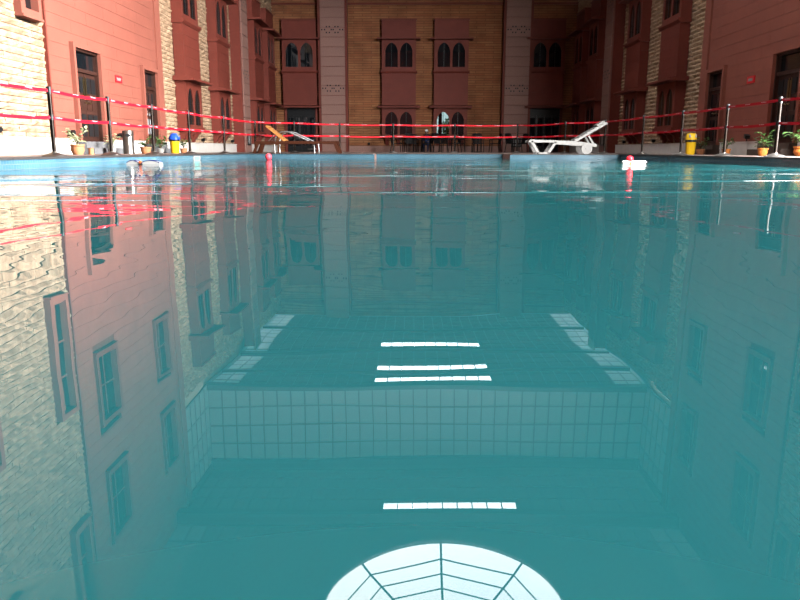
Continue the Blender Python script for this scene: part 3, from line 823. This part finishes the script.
for i in range(len(POSTS) - 1):
    a, b = Vector((*POSTS[i], 0)), Vector((*POSTS[i + 1], 0)); d = (b - a); L = d.length - .07; ang = math.atan2(d.y, d.x)
    for hz, wd in ((.945, 'upper'), (.562, 'lower')):
        mb = MB(); n = 10; vs = []; fs = []
        sag = random.uniform(.008, .03)
        for k in range(n + 1):
            u = k / n; z = -sag * 4 * u * (1 - u)
            for yy in (-.0015, .0015):
                for zz in (-.024, .024): vs.append((u * L, yy, z + zz))
        for k in range(n):
            p = k * 4; q = p + 4
            fs += [(p, q, q + 1, p + 1), (p + 2, p + 3, q + 3, q + 2), (p + 1, q + 1, q + 3, p + 3), (p, p + 2, q + 2, q)]
        fs += [(0, 1, 3, 2), (n * 4, n * 4 + 2, n * 4 + 3, n * 4 + 1)]
        mb.add(vs, fs).build('barrier_tape', M['tape'], loc=(a.x + d.x / d.length * .035, a.y + d.y / d.length * .035, DECK + hz), rz=ang,
            label='%s red printed barrier tape, %s span counted from the left' % (wd, ordn[i]), cat='barrier tape', group='red barrier tapes')

# ------------------------------------------------------------------ wooden lounger (left)
def wooden_lounger(loc, rz):
    r = empty('sun_lounger', loc, rz, 'brown wooden sun lounger with raised orange slatted back', 'sun lounger')
    L, W = 2.5, .62
    for y in (-W / 2, W / 2):
        MB().box(0, L - .02, y - .02, y + .02, .275, .355).build('side_rail', M['wood2'], r)
    for x0, dx, y in ((.10, -.14, -W / 2), (.10, -.14, W / 2), (.26, -.10, -W / 2 + .05), (L - .12, .14, -W / 2), (L - .12, .14, W / 2)):
        MB().beam((x0, y, .33), (x0 + dx, y, .0), .05, .085, (1, 0, 0)).build('leg', M['wood2'], r)
    for x in (.02, L - .07): MB().box(x, x + .05, -W / 2, W / 2, .29, .34).build('end_rail', M['wood2'], r)
    hx = .90
    for i in range(13):
        x = hx + .06 + i * .12
        MB().box(x, x + .085, -W / 2 + .03, W / 2 - .03, .345, .365).build('seat_slat', M['wood2'], r)
    back = MB().beam((hx - .545, -W / 2 + .03, .788), (hx - .545, W / 2 - .03, .788), .03, .05).build('backrest', M['wood3'], r)
    for y in (-W / 2 + .05, W / 2 - .05): MB().beam((hx, y, .355), (hx - .56, y, .80), .035, .05).build('back_rail', M['wood3'], back)
    for i in range(7):
        u = (i + .5) / 7; c = Vector((hx - .56 * u, 0, .355 + .445 * u)); dr = Vector((-.56, 0, .445)).normalized() * .038
        nn = Vector((.445, 0, .56)).normalized() * .02
        MB().beam(c + nn + Vector((0, -W / 2 + .03, 0)), c + nn + Vector((0, W / 2 - .03, 0)), .022, .076, (dr.x, 0, dr.z)).build('back_slat', M['wood3'], back)
    for y in (-W / 2 + .08, W / 2 - .08): MB().tube([(.62, y, .60), (.34, y, .30)], .014, 6).build('back_strut', M['steel2'], r)
    return r
wooden_lounger((-4.78, 22.62, DECK), 0)

# ------------------------------------------------------------------ white plastic lounger (right)
def white_lounger(loc, rz):
    r = empty('sun_lounger', loc, rz, 'white plastic sun lounger with wheel and raised back', 'sun lounger')
    W = .60; P = M['white_plastic']
    for y in (-W / 2, W / 2):
        mb = MB()
        mb.prism([(0, .33), (.03, .39), (.10, .405), (.78, .385), (1.52, .345), (1.95, .285), (1.95, .20), (1.48, .235), (.82, .275), (.74, .325), (.14, .325)], y - .03, y + .03)
        mb.build('side_rail', P, r)
        leg = MB()
        leg.beam((.10, y, .36), (.30, y, .02), .06, .075, (1, 0, 0)).beam((.78, y, .34), (.58, y, .02), .06, .075, (1, 0, 0)).box(.25, .63, y - .03, y + .03, 0, .05)
        leg.build('leg_frame', P, r)
        wh = MB(); pr = []
        for k in range(24): pr.append((1.66 + .155 * math.cos(2 * PI * k / 24), .155 + .155 * math.sin(2 * PI * k / 24)))
        yo = -.06 if y < 0 else .06
        wh.prism(pr, y + yo - .035, y + yo + .035); w_ = wh.build('wheel', P, r)
        hb = MB(); hb.prism([(1.66 + .05 * math.cos(2 * PI * k / 12), .155 + .05 * math.sin(2 * PI * k / 12)) for k in range(12)], y + yo * 1.7 - .012, y + yo * 1.7 + .012); hb.build('hub', P, w_)
        MB().beam((1.90, y * .8, .24), (1.72, y * .8, .52), .035, .05, (1, 0, 0)).build('back_strut', P, r)
    for i in range(11):
        x = .06 + i * .118
        MB().box(x, x + .09, -W / 2, W / 2, .385 - .035 * i / 10 - .02, .405 - .035 * i / 10).build('seat_slat', P, r)
    a, b = Vector((1.34, 0, .36)), Vector((2.20, 0, .86)); d = (b - a).normalized()
    bk = MB().beam(b - Vector((0, W / 2 - .02, 0)), b + Vector((0, W / 2 - .02, 0)), .06, .06).build('backrest', P, r)
    for y in (-W / 2 + .04, W / 2 - .04): MB().beam(a + Vector((0, y, 0)), b + Vector((0, y, 0)), .05, .06).build('back_rail', P, bk)
    nn = Vector((-d.z, 0, d.x)) * .035
    for i in range(8):
        c = a + (b - a) * ((i + .5) / 8) + nn
        MB().beam(c - Vector((0, W / 2 - .02, 0)), c + Vector((0, W / 2 - .02, 0)), .022, .10, (d.x, 0, d.z)).build('back_slat', P, bk)
    hd = b - d * .12 + nn * 1.9
    MB().beam(hd - Vector((0, .2, 0)), hd + Vector((0, .2, 0)), .05, .24, (d.x, 0, d.z)).build('head_rest', P, r)
white_lounger((3.26, 21.75, DECK), 0)

# ------------------------------------------------------------------ grab rails behind the wooden lounger
gr = empty('grab_rail', (0, 0, DECK), 0, 'pair of bent chrome pool grab rails behind the wooden lounger', 'grab rail')
def rail(y, x0):
    pts = [(x0, y, 0), (x0, y, .34), (x0 + .03, y, .46), (x0 + .10, y, .57), (x0 + .22, y, .645), (x0 + .38, y, .655), (x0 + .52, y, .61), (x0 + 1.14, y, .33), (x0 + 1.22, y, .25), (x0 + 1.23, y, .15), (x0 + 1.23, y, 0)]
    MB().tube(pts, .025, 10).build('rail_tube', M['chrome'], gr, smooth=50)
    for x in (x0, x0 + 1.23): MB().lathe([(0, 0), (.05, 0), (.05, .012), (.03, .02), (0, .02)], 14, (x, y, 0)).build('flange', M['steel2'], gr, smooth=40)
rail(23.0, -4.32); rail(23.3, -4.22)
for z in (.12, .30):
    MB().box(-3.3, -3.06, 23.0, 23.3, z, z + .02).build('tread', M['steel2'], gr)

# ------------------------------------------------------------------ floats, ball, skimmer
def ball(loc, r, m, label):
    o = MB().lathe([(r * math.sin(PI * i / 14), -r * math.cos(PI * i / 14)) for i in range(15)], 24).mesh('ball', m, 60)
    o = inst('ball', o, None, loc, label=label, cat='ball')
    MB().lathe([(0, 0), (.014, 0), (.014, .008), (0, .008)], 10, (0, -r * .2, r * .97)).build('valve', M['white_plastic'], o)
ball((-3.62, 18.4, .072), .082, M['pinkball'], 'pinkish red ball floating by the far left pool wall')
fl_ = empty('float_board', (0, 0, 0), 0, 'white float with navy edging and an orange centre cap', 'pool float')
FX, FY = -4.52, 12.35
fl_.location = (FX, FY, 0); fl_.scale = (.9, .9, .9)
def lobe(x0, x1, hgt):
    n = 12; top = [(x0 + (x1 - x0) * i / n, .012 + hgt * math.sin(PI * min(1, (i / n) * .92 + .04)) ** .7) for i in range(n + 1)]
    mb = MB(); mb.prism(top + [(x1, -.03), (x0, -.03)], -.09, .09); mb.build('float_body', M['white_float'], fl_)
    MB().tube([(p[0], -.085, p[1] + .004) for p in top], .009, 6).tube([(p[0], .085, p[1] + .004) for p in top], .009, 6).build('edging', M['navy'], fl_)
lobe(-.30, -.07, .055); lobe(-.03, .32, .055)
MB().lathe([(0, -.02), (.035, -.02), (.04, .02), (.03, .045), (0, .055)], 16, (-.05, -.05, .01)).build('centre_cap', M['orange'], fl_, smooth=50)
MB().box(-.075, .0, -.10, -.03, -.02, .022).build('buckle', M['black'], fl_)
f2 = empty('float_board', (4.30, 14.6, 0), 0, 'white tube float with a red domed cap near the right pool wall', 'pool float')
MB().tube([(-.24, 0, .02), (-.225, 0, .02), (.20, 0, .02), (.215, 0, .02)], [.02, .034, .034, .03], 14).build('float_body', M['white_float'], f2, smooth=40)
MB().tube([(.215, 0, .02), (.25, 0, .02)], .026, 12).build('end_cap', M['black'], f2, smooth=40)
MB().lathe([(0, .0), (.068, .0), (.074, .03), (.062, .065), (.035, .088), (0, .095)], 18, (-.085, .03, .05)).build('dome_cap', M['redplastic'], f2, smooth=50)
MB().tube([(-.10, 0, .02), (-.07, 0, .02)], .037, 12).build('strap', M['orange'], f2, smooth=40)
sk = empty('skimmer', (PX0 + t, 16.7, 0), PI / 2, 'white framed skimmer opening in the left pool wall', 'skimmer')
MB().box(-.26, -.2, -.02, 0, .0, .095).box(.2, .26, -.02, 0, .0, .095).box(-.26, .26, -.02, 0, .085, .105).box(-.26, .26, -.02, 0, -.05, .012).build('frame', M['white_plastic'], sk)
MB().box(-.2, .2, -.008, 0, .0, .085).build('flap', mat('skimmer_teal', (.10, .32, .30), .4), sk)

# ------------------------------------------------------------------ bins
def bin_yellow(loc, lidm, label, rz=0, white_top=False):
    r = empty('litter_bin', loc, rz, label, 'bin', 'yellow bins')
    MB().lathe([(0, 0), (.105, 0), (.115, .02), (.135, .36), (.140, .37), (.128, .37), (0, .36)], 24).build('body', M['yellow'], r, smooth=40)
    MB().lathe([(.142, .33), (.148, .335), (.148, .385), (.142, .39), (.13, .36)], 24).build('liner_rim', M['black'], r, smooth=40)
    if white_top:
        ld = MB().lathe([(0, .38), (.142, .38), (.145, .44), (.13, .52), (.10, .555), (0, .56)], 24).build('lid', lidm, r, smooth=50)
        MB().beam((-.10, -.10, .48), (.10, -.10, .48), .05, .085, (0, .35, 1)).build('flap', M['white_plastic'], r)
    else:
        ld = MB().lathe([(0, .38), (.155, .38), (.155, .42), (.135, .48), (.095, .53), (.05, .55), (0, .555)], 24).build('lid', lidm, r, smooth=50)
        MB().beam((.10, -.06, .47), (.10, .06, .47), .085, .10, (.5, 0, 1)).build('flap', M['white_plastic'], r)
bin_yellow((-6.75, 20.9, DECK), M['blue'], 'yellow bin with domed blue lid by the left wall')
bin_yellow((7.35, 20.0, DECK), M['yellow'], 'yellow bin with yellow lid and white flap by the right wall', white_top=True)
r = empty('litter_bin', (-6.75, 17.5, DECK), .40, 'tall cylindrical brushed steel bin by the left salmon wall', 'bin')
MB().lathe([(0, 0), (.125, 0), (.125, .52), (.118, .535), (0, .535)], 28).build('body', M['steel2'], r, smooth=40)
MB().lathe([(.127, .44), (.1275, .44), (.1275, .445), (.127, .445)], 28).build('rim_line', M['black'], r)
for q in [0]:
    pr = [(.07 * math.cos(2 * PI * k / 16), .43 + .035 * math.sin(2 * PI * k / 16)) for k in range(16)]
    mb = MB(); mb.prism(pr, -.135, -.11); mb.build('opening', M['black'], r)

# ------------------------------------------------------------------ potted plants
def plant(loc, pot_r, pot_h, top, spread, nleaf, leafm, potm, label, lw=.05, seed=1, bulge=1.0):
    rnd = random.Random(seed)
    r = empty('potted_plant', loc, 0, label, 'potted plant', 'potted plants along the walls')
    MB().lathe([(0, 0), (pot_r * .72, 0), (pot_r * .95 * bulge, pot_h * .45), (pot_r * .96, pot_h * .78), (pot_r * 1.08, pot_h * .84), (pot_r * 1.08, pot_h), (pot_r * .92, pot_h), (pot_r * .88, pot_h * .9), (0, pot_h * .9)], 20).build('pot', potm, r, smooth=40)
    MB().lathe([(0, pot_h * .86), (pot_r * .87, pot_h * .86), (pot_r * .87, pot_h * .93), (0, pot_h * .95)], 16).build('soil', M['soil'], r)
    sm = MB(); lf = MB()
    ns = max(3, nleaf // 5)
    for k in range(ns):
        a = 2 * PI * k / ns + rnd.uniform(-.4, .4); h = top * rnd.uniform(.55, 1)
        sp = spread * rnd.uniform(.35, 1)
        p0 = Vector((0, 0, pot_h * .9)); p1 = Vector((sp * .35 * math.cos(a), sp * .35 * math.sin(a), pot_h + (h - pot_h) * .55)); p2 = Vector((sp * math.cos(a), sp * math.sin(a), h))
        sm.tube([p0, p1, p2], [.008, .006, .003], 5)
        for j in range(5):
            u = .35 + .65 * j / 4; q = p0.lerp(p1, min(1, u * 2)) if u < .5 else p1.lerp(p2, u * 2 - 1)
            aa = a + rnd.uniform(-1.6, 1.6); L = lw * rnd.uniform(1.6, 2.8); el = rnd.uniform(-.2, .9)
            d = Vector((math.cos(aa) * math.cos(el), math.sin(aa) * math.cos(el), math.sin(el))); sd = d.cross(Vector((0, 0, 1))).normalized() * lw * .5; dn_ = Vector((0, 0, -L * .12))
            nz_ = sd.cross(d).normalized() * .002
            pts = [q, q + d * L * .35 + sd, q + d * L * .75 + sd * .7 + dn_ * .5, q + d * L + dn_ * 2, q + d * L * .75 - sd * .7 + dn_ * .5, q + d * L * .35 - sd]
            n_ = len(pts)
            lf.add([p + nz_ for p in pts] + [p - nz_ for p in pts], [tuple(range(n_)), tuple(range(2 * n_ - 1, n_ - 1, -1))] + [(i, i + n_, (i + 1) % n_ + n_, (i + 1) % n_) for i in range(n_)])
    sm.build('stems', M['stem'], r, smooth=50)
    lf.build('foliage', leafm, r, kind='stuff')
plant((-6.65, 14.6, DECK), .125, .20, .56, .24, 40, M['leaf2'], M['terracotta'], 'pale leafed plant in a carved terracotta pot by the left wooden door', .065, 3, 1.1)
MB_ = MB().lathe([(0, 0), (.05, 0), (.055, .02), (.05, .10), (.06, .13), (.05, .13), (.045, .11), (0, .10)], 14)
MB_.build('clay_cup', M['terracotta'], smooth=40, loc=(-6.45, 14.75, DECK), label='small clay cup beside the carved terracotta pot', cat='cup')
plant((-6.95, 17.0, DECK + .002), .10, .17, .44, .16, 30, M['leaf2'], M['white_plastic'], 'pale plant in a white pot left of the steel bin', .055, 5)
plant((-6.62, 18.25, DECK), .125, .165, .42, .19, 35, M['leaf'], M['terracotta'], 'green plant in a round terracotta pot before the narrow left door', .055, 8)
plant((-7.0, 20.45, DECK), .095, .13, .46, .16, 35, M['leaf'], M['white_plastic'], 'green plant in a white pot behind the blue lidded bin', .06, 11)
plant((-6.72, 21.6, DECK), .10, .14, .42, .17, 35, M['leaf'], M['terracotta'], 'green plant in a small terracotta pot right of the blue lidded bin', .055, 13)
plant((7.85, 20.6, DECK), .11, .15, .44, .19, 35, M['leaf'], M['terracotta'], 'dark green plant right of the yellow bin by the right wall', .06, 17)
plant((7.72, 18.6, DECK), .10, .15, .40, .15, 30, M['leaf'], M['terracotta2'], 'small leafy plant beside the narrow right door', .055, 19)
plant((7.3, 15.75, DECK), .10, .16, .50, .17, 40, M['leaf'], M['terracotta2'], 'green plant in an orange pot under the right salmon wall', .06, 23)
plant((7.45, 14.45, DECK), .155, .19, .48, .26, 50, M['leaf'], M['terracotta2'], 'bushy plant in a wide orange pot before the right wooden door', .07, 29, 1.1)

# ------------------------------------------------------------------ floodlights, signs, wall lights
def flood(loc, rz, label, stand=0):
    r = empty('floodlight', loc, rz, label, 'floodlight', 'small black floodlights on the plinths')
    MB().beam((0, -.05, .10), (0, .05, .14), .12, .085).build('housing', M['black'], r)
    MB().beam((0, .052, .141), (0, .056, .143), .10, .07).build('lens', M['glass_dark'], r)
    MB().tube([(0, 0, -stand), (0, 0, .10)], .012, 6).lathe([(0, 0), (.03, 0), (.03, .01), (0, .01)], 10, (0, 0, -stand)).build('stem', M['black'], r)
flood((XL + .05, 13.45, .476), 0, 'black floodlight on the plinth under the left sandstone wall')
flood((XL + .13, 16.2, .476), 0, 'black floodlight on the plinth left of the wooden door', 0)
flood((XL + .13, 18.9, .476), 0, 'black floodlight on the plinth below the left red sign', 0)
flood((XL + .05, 26.6, .476), 0, 'black floodlight on the plinth between the left bay windows', 0)
flood((XL + .05, 30.9, .476), 0, 'black floodlight on the plinth before the left pillar', 0)
flood((XR - .13, 19.0, .476), 0, 'black floodlight on the plinth below the right red sign', 0)
flood((XR - .05, 26.6, .476), 0, 'black floodlight on the plinth between the right bay windows', 0)
flood((XR - .05, 30.3, .476), 0, 'black floodlight on the plinth before the right pillar', 0)
flood((-2.4, YB - .03, .456), 0, 'black floodlight at the foot of the brick end wall', 0)
def sign(loc, rz, label):
    r = empty('wall_sign', loc, rz, label, 'sign', 'red wall signs')
    MB().box(-.21, .21, -.02, 0, -.085, .085).build('plate', M['redplastic'], r)
    mb = MB(); x = -.14
    for w in (.05, .03, .05, .045, .03, .05):
        mb.box(x, x + w - .006, -.023, -.02, -.035, .035); x += w
    mb.build('lettering', M['white_plastic'], r)
sign((FL, 19.28, 2.0), PI / 2, 'red sign with white lettering on the left salmon wall')
sign((FR, 19.30, 2.0), -PI / 2, 'red sign with white lettering on the right salmon wall')
def wall_light(loc, rz, label):
    r = empty('wall_light', loc, rz, label, 'wall light', 'framed lights at the pillar feet')
    MB().box(-.26, -.2, -.04, 0, 0, .46).box(.2, .26, -.04, 0, 0, .46).box(-.2, .2, -.04, 0, .40, .46).box(-.2, .2, -.04, 0, 0, .06).build('frame', M['black'], r)
    MB().box(-.2, .2, -.02, 0, .06, .40).build('panel', M['white_plastic'], r)
wall_light((XL + .47, 32.05, .44), PI / 2, 'framed panel light at the foot of the left pillar')
wall_light((XR - .47, 32.05, .44), -PI / 2, 'framed panel light at the foot of the right pillar')
wall_light((5.3, YB - .47, .40), 0, 'framed panel light at the foot of the right end column')
MB().box(-.09, .09, -.03, 0, -.07, .07).build('switch_box', M['white_plastic'], loc=(XR - .0, 30.7, 1.15), rz=-PI / 2, label='small white switch box on the right sandstone wall', cat='switch')

# ------------------------------------------------------------------ chairs and tables at the far end
def chair(label):
    r = empty('dining_chair', (0, 0, DECK), 0, label, 'chair', 'black chairs at the far end')
    P = M['chair']
    MB().prism([(-.24, -.23), (.24, -.23), (.22, .22), (-.22, .22)], .40, .435, 'z').build('seat', P, r)
    for x in (-.21, .21):
        MB().tube([(x * 1.08, -.24, 0), (x, -.21, .41), (x * 1.05, -.22, .62)], .02, 8).build('leg', P, r, smooth=50)
        MB().tube([(x * 1.08, .27, 0), (x, .21, .41), (x * .95, .29, .86)], .02, 8).build('leg', P, r, smooth=50)
        MB().tube([(x * 1.05, -.22, .62), (x * 1.08, .0, .645), (x, .25, .63)], .024, 8).build('armrest', P, r, smooth=50)
    b = MB().tube([(-.2, .29, .86), (-.1, .305, .885), (.1, .305, .885), (.2, .29, .86)], .024, 8).build('backrest', P, r, smooth=50)
    for k in range(5):
        x = -.14 + .07 * k
        MB().beam((x, .215, .44), (x * .95, .30, .87), .058, .012, (0, -1, 0)).build('back_slat', P, b)
    return r
proto = chair('x')
CH = [(-.85, 36.5, 1.35), (-.2, 35.75, .25), (.62, 36.3, -1.2), (-.05, 38.6, 3.0), (1.25, 35.6, .9), (1.95, 36.0, -1.3), (2.25, 36.75, 1.5), (3.05, 35.7, .1), (3.95, 36.6, -1.4), (3.15, 37.75, 2.9), (4.7, 35.9, .7), (5.2, 36.7, -1.1), (1.55, 37.3, 2.7), (.62, 38.12, -.1)]
CL = ['leftmost black chair in front of the end wall', 'second black chair from the left, facing the table', 'black chair right of the seated person', 'black chair at the back of the left table', 'black chair just left of the post between chair groups',
      'black chair just right of the post between chair groups', 'black chair left of the right table', 'black chair in front of the right table', 'black chair right of the right table', 'black chair at the back of the right table',
      'black chair before the right granite column', 'rightmost black chair in front of the end wall', 'black chair under the window showing daylight', 'black chair the seated person uses']
for i, (x, y, a) in enumerate(CH):
    o = proto if i == 0 else copy_tree(proto)
    o.location = (x, y, DECK); o.rotation_euler = (0, 0, a); o['label'] = CL[i]
def table(loc, label):
    r = empty('round_table', loc, 0, label, 'table', 'dark round tables')
    MB().lathe([(0, .70), (.40, .70), (.42, .71), (.42, .725), (.40, .735), (0, .735)], 24).build('table_top', M['chair'], r, smooth=40)
    MB().lathe([(0, .02), (.035, .02), (.03, .70), (0, .70)], 12).build('pedestal', M['chair'], r, smooth=40)
    for k in range(4):
        a = k * PI / 2 + .4; MB().beam((0, 0, .03), (.3 * math.cos(a), .3 * math.sin(a), .012), .05, .024).build('foot', M['chair'], r)
table((-.05, 36.75, DECK), 'dark round table before the seated person'); table((3.1, 36.7, DECK), 'dark round table before the right end of the end wall')

# ------------------------------------------------------------------ seated person with white cap
def person(loc, rz):
    r = empty('person', loc, rz, 'person in a white cap and dark clothes seated among the black chairs', 'person')
    r.scale = (.82, .82, .82)
    verts = [(0, 0, .50), (0, .02, .68), (0, .03, .90), (0, .02, 1.00), (0, 0, 1.06),       # pelvis..neck
             (-.10, -.03, .49), (-.12, -.42, .50), (-.12, -.44, .10), (-.12, -.56, .04),     # leg
             (.10, -.03, .49), (.12, -.42, .50), (.12, -.44, .10), (.12, -.56, .04),
             (-.18, .02, .95), (-.25, -.05, .70), (-.15, -.28, .66), (.18, .02, .95), (.25, -.05, .70), (.15, -.28, .66)]
    ed = [(0, 1), (1, 2), (2, 3), (3, 4), (0, 5), (5, 6), (6, 7), (7, 8), (0, 9), (9, 10), (10, 11), (11, 12), (2, 13), (13, 14), (14, 15), (2, 16), (16, 17), (17, 18)]
    rad = [.15, .145, .15, .08, .055, .10, .075, .05, .045, .10, .075, .05, .045, .065, .05, .04, .065, .05, .04]
    me = bpy.data.meshes.new('body'); me.from_pydata(verts, ed, []); me.materials.append(M['cloth_blue'])
    o = bpy.data.objects.new('body', me); COL.objects.link(o); o.parent = r
    sk_ = o.modifiers.new('skin', 'SKIN'); sk_.use_smooth_shade = True
    for i, v in enumerate(me.skin_vertices[0].data): v.radius = (rad[i], rad[i] * .85); v.use_root = (i == 0)
    o.modifiers.new('sub', 'SUBSURF').levels = 2; o.modifiers['sub'].render_levels = 2
    h = MB().lathe([(.035, -.13), (.062, -.11), (.078, -.06), (.085, 0), (.084, .06), (.065, .105), (.03, .125), (0, .128)], 20, (0, -.02, 1.20), 1, 1.15).add(
        [(-.014, -.105, 1.17), (.014, -.105, 1.17), (0, -.10, 1.225), (0, -.14, 1.172)], [(0, 1, 3), (1, 2, 3), (2, 0, 3), (0, 2, 1)]).build('head', M['skin'], r, smooth=60)
    for s_ in (-1, 1):
        MB().lathe([(0, -.006), (.011, 0), (0, .006)], 8, (.032 * s_, -.108, 1.215)).build('eye', M['black'], h)
        MB().lathe([(0, -.03), (.014, -.01), (.014, .012), (0, .028)], 8, (.088 * s_, -.01, 1.20)).build('ear', M['skin'], h)
        hand = MB().lathe([(.02, -.03), (.032, 0), (.03, .03), (0, .05)], 10, (.13 * s_, -.31, .64))
        for q in range(4): hand.tube([(.13 * s_ + (q - 1.5) * .017, -.33, .655), (.13 * s_ + (q - 1.5) * .018, -.38, .66 - .005 * q), (.13 * s_ + (q - 1.5) * .018, -.40, .635)], .0085, 6)
        hand.tube([(.105 * s_, -.30, .65), (.075 * s_, -.335, .65), (.07 * s_, -.36, .64)], .009, 6)
        hand.build('hand', M['skin'], r, smooth=50)
    MB().box(-.022, .022, -.112, -.10, 1.128, 1.138).build('mouth', M['hair'], h)
    MB().lathe([(.088, -.04), (.094, 0), (.092, .03), (.088, .03)], 20, (0, -.005, 1.23), 1, 1.12).build('hair', M['hair'], r, smooth=60)
    MB().lathe([(.098, 0), (.10, .01), (.098, .085), (.085, .115), (.04, .128), (0, .13)], 20, (0, -.015, 1.255), 1, 1.14).build('cap', M['cap'], r, smooth=60)
person((.62, 38.0, DECK), -.1)

# ------------------------------------------------------------------ tree outside the end wall
tr = empty('tree', (3.2, 55, .1), 0, 'green tree outside, seen through the ground floor window', 'tree')
MB().tube([(0, 0, 0), (.1, 0, 1.2), (0, .1, 3)], [.2, .16, .08], 8).build('trunk', M['bark'], tr, smooth=50)
lf = MB(); rnd = random.Random(4)
for k in range(1500):
    v = Vector((rnd.gauss(0, 1), rnd.gauss(0, 1), rnd.gauss(0, 1))).normalized() * rnd.uniform(.5, 1)
    c = Vector((v.x * 1.5, v.y * 1.5, 1.35 + v.z * 1.25)); a = Vector((rnd.gauss(0, 1), rnd.gauss(0, 1), rnd.gauss(0, 1))).normalized(); b = a.orthogonal().normalized()
    lf.add([c - a * .14, c + b * .07, c + a * .14, c - b * .07], [(0, 1, 2, 3)])
lf.build('foliage', M['tree'], tr, kind='stuff')
